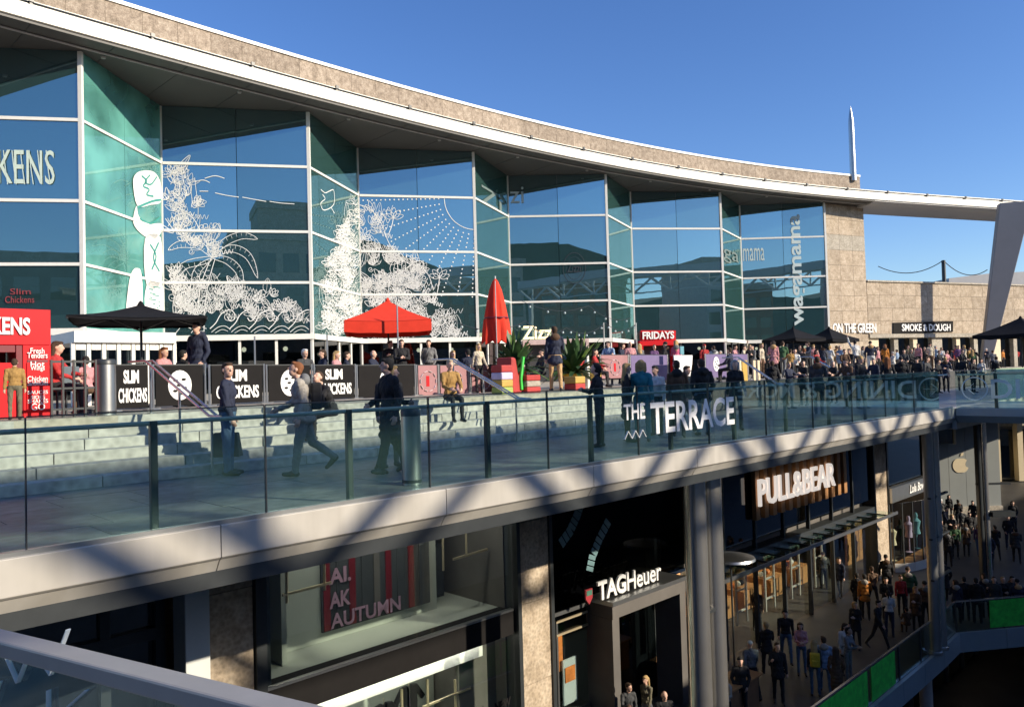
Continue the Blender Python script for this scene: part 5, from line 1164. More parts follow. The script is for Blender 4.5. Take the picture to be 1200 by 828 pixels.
def figure(name, vox=.017, lean=0, legs=((0, 0), (0, 0)), arms=((0, .12, .15), (0, .12, .15)), head=(0, 0, 0), sit=False, build=1.0, coat=0, hood=False, hair='short', fem=False, skirt=False, inward=(0, 0), kid=1.0, detail=False, beard=False):
    f = Fig(); B = build
    pel = Vector((0, 0, .50 if sit else .93)); u = Vector((0, math.sin(lean), math.cos(lean))); fwd = Vector((0, math.cos(lean), -math.sin(lean))); X = Vector((1, 0, 0))
    sw = .155 if fem else .180; hw = .095
    ax = Matrix((X, fwd, u)).transposed()
    f.ell(pel+u*.0, (.150*B, .112*B, .12), LEG, ax); f.ell(pel+u*.16, ((.128 if fem else .142)*B, .10*B, .15), TOP, ax); f.ell(pel+u*.33, ((.150 if fem else .170)*B, .115*B, .17), TOP, ax)
    f.ell(pel+u*.05, ((.155)*B, .118*B, .10), TOP, ax)
    if fem: f.ell(pel+u*.34+fwd*.06, (.125, .075, .075), TOP, ax)
    f.cap(pel+u*.455-X*sw*.75, pel+u*.455+X*sw*.75, .062*B, .062*B, TOP); f.cap(pel+u*.44, pel+u*.52, .075, .06, TOP)
    if coat:
        for i in range(4): t = i/3; f.ell(pel-u*(.02+coat*t)+fwd*(.04*t if sit else 0), ((.155+.035*t)*B, (.115+.03*t)*B, .10), TOP, ax)
    if skirt: f.cap(pel+u*.02, pel-Z*.42, .12, .20, LEG)
    hy, hp, hr = head; nk = pel+u*.50; hu = (u+Vector((0, 0, .3))).normalized(); Rh = Matrix.Rotation(hy, 3, 'Z') @ Matrix.Rotation(-hp, 3, 'X') @ Matrix.Rotation(hr, 3, 'Y')
    hc = nk+hu*.165+Rh @ Vector((0, .025, 0)); H = lambda x, y, z: hc+Rh @ Vector((x, y, z))
    f.cap(nk-u*.02, hc-Z*.04, .055, .05, SKIN); f.ell(hc+Z*.015, (.073, .09, .098), SKIN, Rh); f.ell(H(0, .025, -.05), (.056, .066, .072), SKIN if not beard else DARK, Rh); f.cap(H(0, .088, .015), H(0, .108, -.022), .010, .015, SKIN)
    for x in (-.074, .074): f.ell(H(x, -.005, -.005), (.012, .022, .032), SKIN, Rh)
    if detail:
        for x in (-.031, .031): f.ell(H(x, .080, .012), (.010, .012, .007), DARK, Rh)
        f.cap(H(-.022, .082, -.058), H(.022, .082, -.058), .008, .008, LIP)
    if hood: f.ell(nk-fwd*.09+u*.0, (.13, .085, .10), ACC if hood == 2 else TOP, ax)
    wr = []
    for sd, (p, o, bd), inn in ((-1, arms[0], inward[0]), (1, arms[1], inward[1])):
        sh = pel+u*.445+X*(sd*sw); d1 = Vector((sd*math.sin(o), math.sin(p)*math.cos(o), -math.cos(p)*math.cos(o))); el = sh+d1*.285
        q = p+bd; d2 = Vector((sd*math.sin(o)*.6-sd*math.sin(inn)*1.0, math.sin(q), -math.cos(q))).normalized(); w = el+d2*.235
        f.cap(sh, el, .057*B, .048*B, TOP); f.cap(el, w, .047*B, .036*B, TOP); hd = d2; f.cap(w-d2*.01, w+hd*.02, .027, .03, SKIN)
        pn = X*sd; c = w+hd*.055; Ra = hd.to_track_quat('Z', 'Y').to_matrix(); f.cap(w+hd*.02, w+hd*.085, .030, .036, SKIN)
        wd = hd.cross(X).normalized(); cur = (X*-sd)
        for i, ln in enumerate((.062, .075, .070, .055)):
            b0 = w+hd*.085+wd*((i-1.5)*.019); b1 = b0+hd*ln*.55+cur*.010; b2 = b1+hd*ln*.4+cur*.024; f.cap(b0, b1, .0115, .0105, SKIN); f.cap(b1, b2, .0105, .009, SKIN)
        t0 = w+hd*.035+wd*-.032; f.cap(t0, t0+hd*.03-wd*.026+cur*.012, .013, .0115, SKIN); f.cap(t0+hd*.03-wd*.026+cur*.012, t0+hd*.062-wd*.032+cur*.022, .0115, .010, SKIN)
        wr.append(w+hd*.1)
    low = []
    for sd, (t, k) in ((-1, legs[0]), (1, legs[1])):
        hp_ = pel+X*(sd*hw)-Z*.04; d1 = Vector((sd*.03, math.sin(t), -math.cos(t))); kn = hp_+d1*.43; q = t-k; d2 = Vector((0, math.sin(q), -math.cos(q))); an = kn+d2*.415
        f.cap(hp_, kn, .082*B, .058*B, LEG); f.cap(kn, an, .057*B, .044*B, LEG); fa = (q*.8 if not sit else 0); fd = Vector((sd*.12, math.cos(fa), math.sin(fa))).normalized(); heel = an-Z*.035-fd*.035
        f.cap(heel, heel+fd*.10, .040, .043, SHOE); f.cap(heel+fd*.10-Z*.008, heel+fd*.20-Z*.012, .042, .032, SHOE); low += [heel.z-.043, (heel+fd*.2).z-.043]
    # hair
    g = []
    if hair: 
        e = lambda x, y, z, r: g.append(('e', H(x, y, z), Vector(r), Rh, 0, 0))
        if hair == 'bald': e(0, -.025, -.01, (.077, .07, .06))
        elif hair == 'cap': e(0, -.005, .05, (.080, .096, .062)); e(0, .10, .045, (.06, .06, .012))
        elif hair == 'beanie': e(0, -.01, .055, (.084, .098, .085)); e(0, -.01, .03, (.088, .102, .03))
        else: e(0, -.018, .04, (.081, .094, .085)); e(0, .05, .085, (.06, .045, .03)); e(0, -.045, -.01, (.076, .06, .075))
        if hair == 'long':
            for x in (-.06, -.03, 0, .03, .06): g.append(('c', H(x, -.05, .03), nk-u*.16-fwd*(.10-abs(x)*.6)+X*x*1.25, .045, .028, 0))
        if hair == 'bob':
            for x in (-.07, -.035, 0, .035, .07): g.append(('c', H(x, -.04+abs(x)*.4, .03), H(x*1.2, -.045+abs(x)*.5, -.12), .042, .034, 0))
        if hair == 'tail': g.append(('c', H(0, -.09, .05), H(0, -.15, -.14), .04, .02, 0))
    zmin = min(low) if not sit else min(low); 
    sh = Vector((0, 0, -zmin)); f.pr = [(p[0], p[1]+sh, (p[2]+sh if p[0] == 'c' else p[2]), *p[3:]) for p in f.pr]; g = [(p[0], p[1]+sh, (p[2]+sh if p[0] == 'c' else p[2]), *p[3:]) for p in g]
    me = f.surface(name, vox); hm = f.surface(name+'_hair', .014, 1, g) if g else None
    if kid != 1: pass
    return me, hm, [w+sh for w in wr], (hc+sh).z+.115
POSE = {}
def P_(k, **a): POSE[k] = figure(k, **a)
W1 = ((.42, .08), (-.36, .30)); W2 = ((-.38, .45), (.36, .05)); A1 = ((-.35, .1, .3), (.4, .1, .35)); A2 = ((.35, .1, .3), (-.3, .1, .25))
PK = ((-.1, .22, .45), (-.1, .22, .45)); PH = ((.25, .05, 1.7), (.05, .12, .25)); FO = ((.3, .1, 1.35), (.3, .1, 1.35))
P_('stand', hair='short'); P_('stand_w', hair='long', fem=True, build=.93); P_('pockets', arms=PK, inward=(.5, .5), hair='short', build=1.08); P_('pockets_bald', arms=PK, inward=(.5, .5), hair='bald', build=1.1)
P_('hood', arms=PK, inward=(.5, .5), hair='short', hood=True, build=1.12, coat=.12); P_('phone', arms=PH, inward=(.6, 0), head=(0, -.3, 0)); P_('folded', arms=FO, inward=(1.0, 1.0), hair='short', build=1.05); P_('folded_w', arms=FO, inward=(.9, .9), hair='long', fem=True, build=.95)
P_('walk', legs=W1, arms=A1, hair='short', lean=.05); P_('walk_w', legs=W2, arms=A2, hair='long', fem=True, build=.93, lean=.04); P_('walk_coat', legs=W2, arms=PK, inward=(.5, .5), coat=.28, build=1.08, hair='short', lean=.04); P_('coat_w', arms=PK, inward=(.4, .4), coat=.36, fem=True, hair='long'); P_('bob_w', arms=A2, fem=True, hair='bob', build=1.0); P_('cap', arms=PH, inward=(.4, 0), hair='cap'); P_('walk_cap', legs=W1, arms=A1, hair='cap', build=1.05)
P_('reach', arms=((2.6, .25, .4), (.2, .15, .6)), hair='short', build=1.05); P_('sit', sit=True, legs=((1.45, 1.45), (1.45, 1.35)), arms=((.5, .1, .7), (.5, .1, .8)), inward=(.4, .4)); P_('sit_w', sit=True, legs=((1.5, 1.5), (1.45, 1.4)), arms=((.5, .1, .9), (.4, .1, .7)), inward=(.4, .4), hair='long', fem=True, build=.95); P_('sit_bald', sit=True, legs=((1.45, 1.45), (1.45, 1.35)), arms=((.6, .1, 1.0), (.5, .1, .8)), inward=(.4, .4), hair='bald', build=1.1)
P_('skirt_w', arms=PH, inward=(.5, 0), fem=True, hair='tail', skirt=True, build=.95)
P_('lean', arms=((.1,.1,.3),(.45,.15,1.5)), inward=(.2,.5), legs=((.12,.25),(-.05,0)), lean=.10, head=(.5,-.1,.1)); P_('gesture', arms=((.7,.3,.9),(.5,.25,1.1)), legs=((.06,.05),(-.1,.05)), head=(-.5,0,.08), build=1.05); P_('bagged', arms=((.05,.15,.1),(.35,.2,1.9)), inward=(0,.3), legs=((.1,0),(-.12,.1)), coat=.15, hood=2, build=1.1, head=(.3,-.25,0)); P_('talk_w', arms=((.3,.15,1.6),(.0,.1,.3)), inward=(.7,0), legs=((.02,.12),(.0,0)), fem=True, hair='long', coat=.2, head=(.7,-.05,.12), hood=2); P_('look_w', arms=((.35,.1,1.4),(.35,.1,1.4)), inward=(.7,.7), fem=True, hair='tail', head=(0,-.45,0), lean=.06, build=.98); P_('puffer', arms=((.1,.3,.35),(.05,.3,.4)), inward=(.3,.3), build=1.25, hood=2, hair='beanie', legs=((.08,.04),(-.06,.02))); P_('stroll', legs=((.25,.05),(-.22,.22)), arms=((.0,.1,.3),(.2,.1,1.2)), inward=(0,.3), hair='short', head=(.4,-.1,0), coat=.1, hood=2)
ALT = {'stand': ('stand','lean','gesture','bagged'), 'pockets': ('pockets','bagged','puffer'), 'stand_w': ('stand_w','talk_w','look_w'), 'folded': ('folded','gesture','lean'), 'hood': ('hood','puffer','bagged'), 'walk': ('walk','stroll'), 'coat_w': ('coat_w','talk_w'), 'phone': ('phone','look_w','lean')}
_ac = {}
_pm = {}
def cloth(c, rough=.85, sk=False):
    k = (tuple(round(x, 3) for x in c), sk)
    if k not in _pm: _pm[k] = mat('skin' if sk else 'cloth', c, .55 if sk else rough, var=.10 if sk else .22, scale=9, bump=0 if sk else .25, bscale=14)
    return _pm[k]
CL = dict(black=(.014,.014,.016), navy=(.018,.024,.05), grey=(.17,.175,.18), darkgrey=(.05,.052,.055), white=(.62,.62,.60), cream=(.55,.48,.36), tan=(.52,.33,.15), khaki=(.14,.125,.08), jeans=(.07,.13,.22), paleblue=(.26,.36,.50), teal=(.015,.16,.20), red=(.42,.03,.03), pink=(.62,.12,.22), rose=(.55,.26,.27), mustard=(.34,.20,.06), orange=(.55,.20,.03), brown=(.10,.055,.03), green=(.05,.12,.05), purple=(.13,.06,.16), stone=(.36,.33,.28))
HR = dict(black=(.012,.011,.01), brown=(.05,.028,.015), blonde=(.42,.28,.12), ginger=(.20,.075,.028), grey=(.35,.34,.33), white=(.62,.62,.6), red=(.5,.03,.03), tanhat=(.45,.36,.25))
SK = dict(p=(.62,.38,.28), m=(.42,.25,.17), d=(.12,.065,.04))
SHO = cloth((.02, .02, .022), .5); SHW = cloth((.6, .6, .58), .6)
def person(pos, face, pose, top, leg, hair, label, group=None, h=None, skin='p', shoes=None, mesh=None):
    if pose in ALT: k_ = _ac.get(pose, 0); _ac[pose] = k_+1; pose = ALT[pose][k_ % len(ALT[pose])]
    me, hm, wr, ht = mesh or POSE[pose]; s = (h or random.uniform(1.66, 1.8))/1.76
    if mesh is None and pose.startswith('sit'): s = random.uniform(.96, 1.02) if h is None else s
    o = bpy.data.objects.new('person', me); link(o); o.location = pos; o.rotation_euler = (0, 0, face); o.scale = (s*random.uniform(.94, 1.08), s*random.uniform(.95, 1.06), s)
    ms = [cloth(SK[skin], sk=True), cloth(CL[top]), cloth(CL[leg]), shoes or SHO, cloth((.03, .02, .018)), cloth((.38, .13, .11)), cloth(CL[random.choice(('stone', 'black', 'grey', 'brown', 'tan'))])]
    for i, m_ in enumerate(ms): o.material_slots[i].link = 'OBJECT'; o.material_slots[i].material = m_
    if hm:
        q = bpy.data.objects.new('hair', hm); link(q); q.parent = o; q.material_slots[0].link = 'OBJECT'; q.material_slots[0].material = cloth(HR[hair])
    return tag(o, label, 'person', group)
def toward(pos, x, y): return math.atan2(y-pos.y, x-pos.x)-math.pi/2
# facing: degrees measured so that 0 looks at the camera, 90 looks to the photograph's right, 180 away, 270 left
def fa(pos, deg): return math.atan2(-pos.y, -pos.x)-math.pi/2+R(deg)
gD, gT, gS = 'people on the promenade', 'people on the upper terrace', 'people in the street below'
HE = .0095
heroA = figure('man_standing', HE, arms=((-.05, .10, .15), (.1, .10, .2)), head=(-.9, -.1, 0), build=1.1, detail=True, hair='short')
heroB = figure('man_walking', HE, legs=((.20, .06), (-.30, .62)), arms=((-.2, .14, .5), (.25, .14, .9)), lean=.12, head=(0, -.3, 0), build=1.22, detail=True, hood=2, coat=.08)
heroC = figure('man_sitting', HE, sit=True, lean=.42, legs=((1.55, 1.55), (1.35, .95)), arms=((.7, .1, .8), (.7, .1, .7)), inward=(.5, .5), head=(.4, -.5, 0), detail=True)
heroD = figure('man_coat', HE, legs=((.30, .05), (-.30, .28)), arms=((-.15, .12, .4), (.2, .12, 1.0)), inward=(.1, .4), coat=.34, head=(-.5, -.1, 0), build=1.12, detail=True)
heroE = figure('woman_coat', HE, legs=((.2, .05), (-.15, .15)), arms=((.25, .1, 1.3), (0, .12, .4)), inward=(.6, .1), coat=.2, fem=True, head=(.5, 0, 0), hair='bob', detail=True)
p = at(266, 4.1, 0)
A = person(p, fa(p, 78), None, 'navy', 'jeans', 'brown', 'man in navy jumper and blue jeans standing with a khaki shopping bag', gD, 1.80, mesh=heroA)
w = A.matrix_basis @ heroA[2][0]
bag = empty('shopping_bag', Vector((w.x-.06, w.y, .28)), 'large khaki shopping bag held by the man in a navy jumper', 'bag'); kh = cloth(CL['khaki'])
mb = MB(); c = Vector((w.x-.10, w.y-.02, 0)); mb.hexa([c+Vector((x*.24, y*.10, .27)) for x, y in ((-1,-1),(1,-1),(1,1),(-1,1))]+[c+Vector((x*.20, y*.05, .66)) for x, y in ((-1,-1),(1,-1),(1,1),(-1,1))]); mb.build('bag_body', kh, bag, bevel=.02)
MB().tube([c+Vector((-.1, 0, .65)), Vector((w.x, w.y, w.z-.01)), c+Vector((.1, 0, .65))], .012, 6).build('handle', kh, bag)
p = EP(*toEP(G(357, 557))[:2], 0); B_ = person(p, fa(p, 272), None, 'stone', 'grey', 'ginger', 'ginger haired man in grey hooded top striding left behind the glass', gD, 1.78, mesh=heroB, skin='p')
pk_ = MB(); mt4 = Matrix.Translation(p) @ Matrix.Rotation(fa(p, 272), 4, 'Z')
for v0, dd_ in (((0, -.20, 1.22), (.28, .16, .42)), ((0, -.29, 1.14), (.22, .06, .22))): pk_.box(v0, dd_)
pk_.v = [mt4 @ v for v in pk_.v]; pk_.build('backpack', cloth(CL['black']), label='black backpack on the ginger haired walking man', cat='backpack', bevel=.03)
p = EP(V(388, 505, 5.1)[0], 5.05, .30); C_ = person(p, fa(p, 300), None, 'black', 'black', 'brown', 'man in black sitting bent forward on the terrace steps', gD, 1.76, mesh=heroC)
p = EP(*toEP(G(458, 555))[:2], 0); person(p, fa(p, 300), None, 'black', 'black', 'black', 'dark haired man in a long black coat walking left of slim bin', gD, 1.80, mesh=heroD)
p = EP(*toEP(G(476, 556))[:2], 0)+UP_*.35; person(p, fa(p, 60), None, 'black', 'black', 'blonde', 'fair haired woman in black close behind the slim steel bin', gD, 1.66, mesh=heroE)
p = EP(*toEP(G(488, 550))[:2], 0)+UP_*.7; person(p, fa(p, 20), 'phone', 'black', 'darkgrey', 'brown', 'brown haired person in black right of the slim bin', gD, 1.68)
p = at(527, 5.3, .48); person(p, fa(p, 20), 'sit', 'mustard', 'black', 'tanhat', 'person in mustard top and beige hat sitting on the steps', gD, 1.76)
def T_(x, p, deg, pose, top, leg, hair, label, z=TZ, g=gT, h=None, **k): q = at(x, p, z); return person(q, fa(q, deg), pose, top, leg, hair, label, g, h, **k)
def SIT(x, p, deg, pose, top, leg, hair, label, **k): return T_(x, p, deg, pose, top, leg, hair, label, **k)
T_(232, 9.6, 320, 'hood', 'navy', 'black', 'black', 'tall man in dark navy hooded coat standing under the black parasol edge', h=1.92)
SIT(66, 8.0, 70, 'sit_w', 'red', 'black', 'brown', 'woman in red sitting on the grey chair by the kiosk'); SIT(101, 8.2, 200, 'sit', 'rose', 'brown', 'black', 'dark haired child in rose top sitting behind black railing', h=1.4); T_(17, 6.7, 180, 'stand', 'mustard', 'khaki', 'brown', 'small child in mustard standing at the kiosk counter', h=1.0)
SIT(192, 10.2, 40, 'sit_w', 'rose', 'cream', 'ginger', 'ginger haired woman in rose sitting behind the left handrail'); SIT(214, 11.5, 120, 'sit', 'black', 'black', 'black', 'person in black sitting under the black parasol')
SIT(357, 11, 30, 'sit', 'darkgrey', 'black', 'white', 'white haired person sitting behind the round emblem barrier'); SIT(379, 11.4, 300, 'sit_w', 'navy', 'black', 'brown', 'brown haired woman in navy sitting near the pole left of parasol'); SIT(394, 11.0, 60, 'sit_w', 'rose', 'black', 'blonde', 'blonde woman in rose sitting under the red parasol left edge'); SIT(406, 12.0, 90, 'sit', 'navy', 'black', 'brown', 'man in navy sitting behind the name barrier under red parasol')
SIT(437, 11.4, 70, 'sit_bald', 'navy', 'black', 'grey', 'balding man in navy sitting under the red parasol'); T_(457, 13, 10, 'stand', 'black', 'black', 'brown', 'waiter in black standing at the red parasol pole'); T_(471, 11.2, 5, 'folded', 'black', 'black', 'brown', 'man in black jacket over white shirt behind couple in black', h=1.7); T_(503, 13.5, 350, 'pockets', 'grey', 'black', 'brown', 'man in grey jacket standing in front of the pavilion windows', h=1.85)
SIT(531, 11.0, 20, 'sit_w', 'cream', 'black', 'blonde', 'woman in cream sitting above the mustard topped person'); SIT(549, 10.3, 200, 'sit', 'navy', 'black', 'black', 'dark person in navy sitting behind the second handrail'); T_(561, 9.4, 30, 'bob_w', 'cream', 'black', 'blonde', 'blonde woman in cream beside the end pink barrier', h=1.5)
T_(618, 11, 90, 'folded', 'black', 'black', 'brown', 'person in black behind the red and white seat cube', h=1.65); SIT(636, 10, 300, 'sit', 'darkgrey', 'black', 'black', 'seated person in dark grey left of the tan trousered man')
T_(651, 6.7, 190, 'pockets', 'navy', 'tan', 'brown', 'man in navy jacket and tan trousers standing with his back turned', h=1.84); SIT(679, 9.6, 60, 'sit', 'red', 'jeans', 'brown', 'person in red sitting beside the yellow pot'); SIT(697, 9.3, 80, 'sit_w', 'red', 'black', 'black', 'dark haired woman in red behind the seat cubes')
T_(714, 10.8, 340, 'stand', 'paleblue', 'navy', 'black', 'man in pale blue shirt behind the pink barriers', h=1.72); T_(728, 11.6, 60, 'folded', 'navy', 'black', 'brown', 'man in navy jumper right of the pale blue shirt'); T_(739, 10.8, 20, 'pockets_bald', 'rose', 'black', 'grey', 'balding man in rose top near the red portal'); T_(750, 12.5, 200, 'stand_w', 'grey', 'black', 'blonde', 'woman in grey by the left jamb of the red portal'); T_(767, 13.5, 20, 'phone', 'purple', 'black', 'brown', 'person in purple inside the red portal'); T_(781, 11, 250, 'hood', 'black', 'black', 'black', 'person in black hooded coat beside the pink jacket'); T_(793, 10.6, 190, 'stand_w', 'pink', 'black', 'blonde', 'woman in bright pink jacket left of the white shield board', h=1.8); T_(826, 11, 20, 'cap', 'red', 'black', 'red', 'person in red cap above the purple barriers'); T_(837, 12, 200, 'stand', 'white', 'black', 'brown', 'person in white beside the red cap')
# promenade group by the glass
T_(701, 1.8, 250, 'stand_w', 'black', 'black', 'black', 'woman with long dark hair in black jacket left of the blonde pair', 0, gD, 1.66); T_(733, 2.0, 100, 'coat_w', 'black', 'black', 'blonde', 'blonde woman in black coat left of the teal coat', 0, gD, 1.66); T_(751, 1.7, 185, 'bob_w', 'teal', 'teal', 'blonde', 'blonde person in teal jacket behind the lettered glass', 0, gD, 1.72); T_(768, 2.4, 330, 'stand', 'white', 'black', 'black', 'dark haired person in white right of the teal jacket', 0, gD, 1.6); T_(793, 1.6, 180, 'hood', 'brown', 'black', 'brown', 'heavy person in brown coat before the pink jacket', 0, gD, 1.68); T_(803, 2.5, 60, 'walk_coat', 'khaki', 'black', 'brown', 'person in khaki coat behind the letters of the glass', 0, gD, 1.62); T_(822, 1.5, 200, 'hood', 'black', 'jeans', 'brown', 'person in black with fur hood right of the shield board', 0, gD, 1.72); T_(861, 1.6, 10, 'bob_w', 'black', 'darkgrey', 'grey', 'grey haired woman in black near the end of the lettering', 0, gD, 1.7)
# crowd on the right part of the terrace: column, metres back, facing, pose, top, legs, hair, label
T_(862, 12, 60, 'folded', 'rose', 'black', 'brown', 'person in rose behind the cream upright boards'); T_(872, 13, 80, 'reach', 'cream', 'black', 'brown', 'person in cream pointing right above the third handrail'); T_(884, 12, 300, 'stand', 'grey', 'black', 'black', 'person in grey behind the third handrail'); T_(893, 11, 60, 'stand_w', 'cream', 'brown', 'blonde', 'blonde woman in cream right of the third handrail')
T_(907, 9, 182, 'stand_w', 'rose', 'black', 'black', 'woman in rose top left of the nearest black parasol', h=1.78); T_(918, 9.2, 170, 'walk', 'green', 'grey', 'brown', 'person in green jacket walking under the black parasol', h=1.82); T_(927, 7.5, 200, 'stand', 'mustard', 'darkgrey', 'brown', 'child in mustard jacket below the black parasol', h=1.3); T_(937, 11, 20, 'phone', 'black', 'grey', 'black', 'person in black and grey under the nearest parasol'); T_(948, 9.5, 300, 'folded', 'navy', 'black', 'brown', 'person in navy between the two small black parasols'); T_(957, 8, 60, 'sit_w', 'red', 'black', 'brown', 'seated woman in red below the two parasols'); T_(965, 12, 190, 'walk', 'navy', 'jeans', 'black', 'tall person in navy under the second parasol', h=1.9); T_(973, 10, 150, 'stand_w', 'white', 'stone', 'blonde', 'blonde woman in white under the second parasol'); T_(981, 12, 20, 'stand', 'tan', 'brown', 'brown', 'person in tan at the right edge of the second parasol'); T_(990, 7.6, 20, 'sit', 'brown', 'black', 'brown', 'seated person in brown beside the fourth handrail')
T_(1003, 8.2, 200, 'reach', 'white', 'navy', 'black', 'person in white shirt and navy skirt with an arm raised', h=1.86); T_(1021, 8.2, 190, 'pockets', 'navy', 'white', 'black', 'man in navy jacket and white trousers with his back turned', h=1.82); T_(1029, 11, 60, 'stand', 'rose', 'black', 'brown', 'person in rose right of the white trousered man'); T_(1038, 9, 185, 'coat_w', 'orange', 'brown', 'ginger', 'ginger haired woman in orange coat under the black sign board'); T_(1047, 10, 300, 'sit', 'white', 'grey', 'grey', 'grey haired person in white sitting below the sign board')
crowd = [(1056, 3.0, 190, 'hood', 'black', 'black', 'black', 'person in black hooded coat at the mirrored lettering'), (1064, 9, 20, 'folded', 'khaki', 'black', 'brown', 'person in khaki under the middle of the sign board'), (1071, 12, 60, 'stand', 'darkgrey', 'black', 'black', 'tall person in dark grey under the sign board'), (1077, 8, 330, 'stand_w', 'rose', 'black', 'brown', 'brown haired woman in rose right of the khaki person'), (1084, 10, 20, 'phone', 'black', 'black', 'brown', 'person in black with a phone below the sign board'), (1091, 7.5, 200, 'cap', 'cream', 'brown', 'black', 'person in cream and black cap left of the arrow ring'), (1097, 9, 120, 'stand', 'paleblue', 'navy', 'grey', 'grey haired person in pale blue right of the sign board'), (1104, 11, 10, 'stand_w', 'white', 'black', 'blonde', 'blonde woman in white before the fin shadow'), (1110, 8, 60, 'sit', 'rose', 'black', 'brown', 'seated person in rose before the fin shadow'), (1118, 12, 200, 'walk', 'navy', 'black', 'black', 'walker in navy standing in the fin shadow'), (1124, 9, 20, 'pockets', 'purple', 'black', 'brown', 'person in purple left of the fin column'), (1131, 8, 300, 'bob_w', 'cream', 'stone', 'blonde', 'blonde woman in cream left of the fin column'), (1137, 10, 60, 'stand', 'mustard', 'black', 'brown', 'person in mustard at the foot of fin column'), (1143, 12, 20, 'folded', 'black', 'black', 'black', 'person in black at the foot of fin column'), (1150, 4.5, 0, 'walk_w', 'white', 'black', 'brown', 'woman in open white jacket above the arrow ring'), (1157, 10, 330, 'cap', 'navy', 'black', 'white', 'person in white cap and navy behind the white jacket'), (1168, 4.2, 190, 'hood', 'black', 'black', 'brown', 'broad person in black puffer coat above the word on the bridge'), (1176, 11, 60, 'stand', 'orange', 'black', 'brown', 'person in orange under the far right parasol'), (1184, 12, 20, 'sit', 'brown', 'black', 'grey', 'seated person in brown under the far right parasol'), (1193, 11, 200, 'stand', 'red', 'black', 'black', 'person in red at the right edge under the parasol')]
for x, pp, dg_, ps_, tp_, lg_, hr_, lb_ in crowd: T_(x, pp, dg_, ps_, tp_, lg_, hr_, lb_, TZ if pp > 6 else 0)
random.seed(31)
more = [(1060,'darkgrey','brown','behind the mirrored lettering, with brown hair'),(1068,'black','blonde','below the flames of the sign'),(1088,'navy','grey','left of the arrow ring'),(1094,'rose','black','below the sign board end'),(1101,'black','ginger','left of the fin shadow'),(1114,'stone','brown','in the fin shadow'),(1121,'red','black','right of the fin shadow'),(1128,'black','brown','near the cream pier'),(1140,'green','blonde','before the fin foot'),(1034,'black','brown','beside the orange coat'),(1012,'grey','black','between raised arm and navy jacket'),(996,'black','brown','left of the raised arm'),(985,'paleblue','grey','under the second parasol edge'),(954,'rose','blonde','between the two parasol poles'),(943,'black','ginger','under the nearest parasol'),(932,'white','black','by the nearest parasol pole'),(900,'darkgrey','brown','left of the rose topped woman'),(879,'black','blonde','behind the yellow upright board'),(856,'navy','brown','behind the purple ring barrier'),(845,'brown','grey','beside the low green plant'),(1052,'paleblue','black','under the left end of sign board'),(1164,'grey','brown','behind the broad black puffer coat')]
for i, (x, tp_, hr_, ph) in enumerate(more):
    ps_ = ('sit', 'sit_w', 'folded', 'stand_w', 'sit', 'coat_w', 'pockets')[i % 7]; wd_ = 'seated person' if ps_.startswith('sit') else 'person'
    T_(x, random.uniform(6.8, 8.2) if ps_.startswith('sit') else random.uniform(9, 19), random.choice((10, 60, 330, 190, 250)), ps_, tp_, 'black', hr_, f"{hr_} haired {wd_} in {'dark grey' if tp_ == 'darkgrey' else 'pale blue' if tp_ == 'paleblue' else tp_} {ph}")
dk = [(905, 'black', 'brown', 'left of the mirrored ampersand'), (924, 'navy', 'blonde', 'before the yellow child'), (941, 'black', 'black', 'under the nearest parasol, by the glass'), (958, 'darkgrey', 'brown', 'below the fourth handrail'), (976, 'black', 'grey', 'below the second parasol, by the glass'), (992, 'brown', 'brown', 'beside the fourth handrail foot'), (1008, 'black', 'blonde', 'before the raised arm'), (1024, 'navy', 'black', 'before the white trousered man'), (1040, 'black', 'ginger', 'before the orange coat'), (1075, 'black', 'black', 'right of the black hooded coat'), (1086, 'darkgrey', 'brown', 'below the arrow ring reflection'), (1098, 'black', 'brown', 'near the glass corner'), (1108, 'navy', 'blonde', 'at the glass corner'), (1126, 'black', 'brown', 'left of the bridge ring'), (1140, 'black', 'black', 'behind the bridge ring')]
for i, (x, tp_, hr_, ph) in enumerate(dk):
    T_(x, random.uniform(2.2, 5.6), random.choice((10, 60, 330, 190, 170)), ('hood', 'stand', 'coat_w', 'pockets', 'talk_w', 'folded')[i % 6], tp_, 'black', hr_, f"{hr_} haired promenade visitor in {'dark grey' if tp_ == 'darkgrey' else tp_} standing {ph}", 0, gD)
# street below
def S_(x, yf, deg, pose, top, leg, hair, label, h=None, **k): q = G(x, yf, ZS); return person(q, fa(q, deg), pose, top, leg, hair, label, gS, h, **k)
def SH(x, yh, h, deg, pose, top, leg, hair, label, **k): q = G(x, yh, ZS+h); q.z = ZS; return person(q, fa(q, deg), pose, top, leg, hair, label, gS, h, **k)
SH(735, 798, 1.7, 20, 'stand', 'darkgrey', 'black', 'brown', 'person in dark grey at the foot of the watch shop door'); SH(757, 788, 1.72, 330, 'walk_w', 'khaki', 'grey', 'blonde', 'blonde woman in khaki leaving the watch shop'); SH(778, 808, 1.74, 20, 'pockets_bald', 'black', 'black', 'grey', 'balding man in black beside the watch shop'); SH(817, 812, 1.7, 30, 'stand', 'brown', 'black', 'brown', 'person in brown half behind the twin column')
SH(843, 770, 1.72, 40, 'walk', 'paleblue', 'black', 'black', 'person in pale blue right of the twin column'); SH(849, 788, 1.65, 350, 'stand_w', 'stone', 'black', 'black', 'dark haired woman in grey pattern near the twin column'); SH(867, 768, 1.78, 10, 'pockets', 'black', 'black', 'black', 'man in black beside the white cap'); SH(879, 748, 1.78, 200, 'walk_cap', 'grey', 'black', 'white', 'man in white cap and grey jacket walking away')
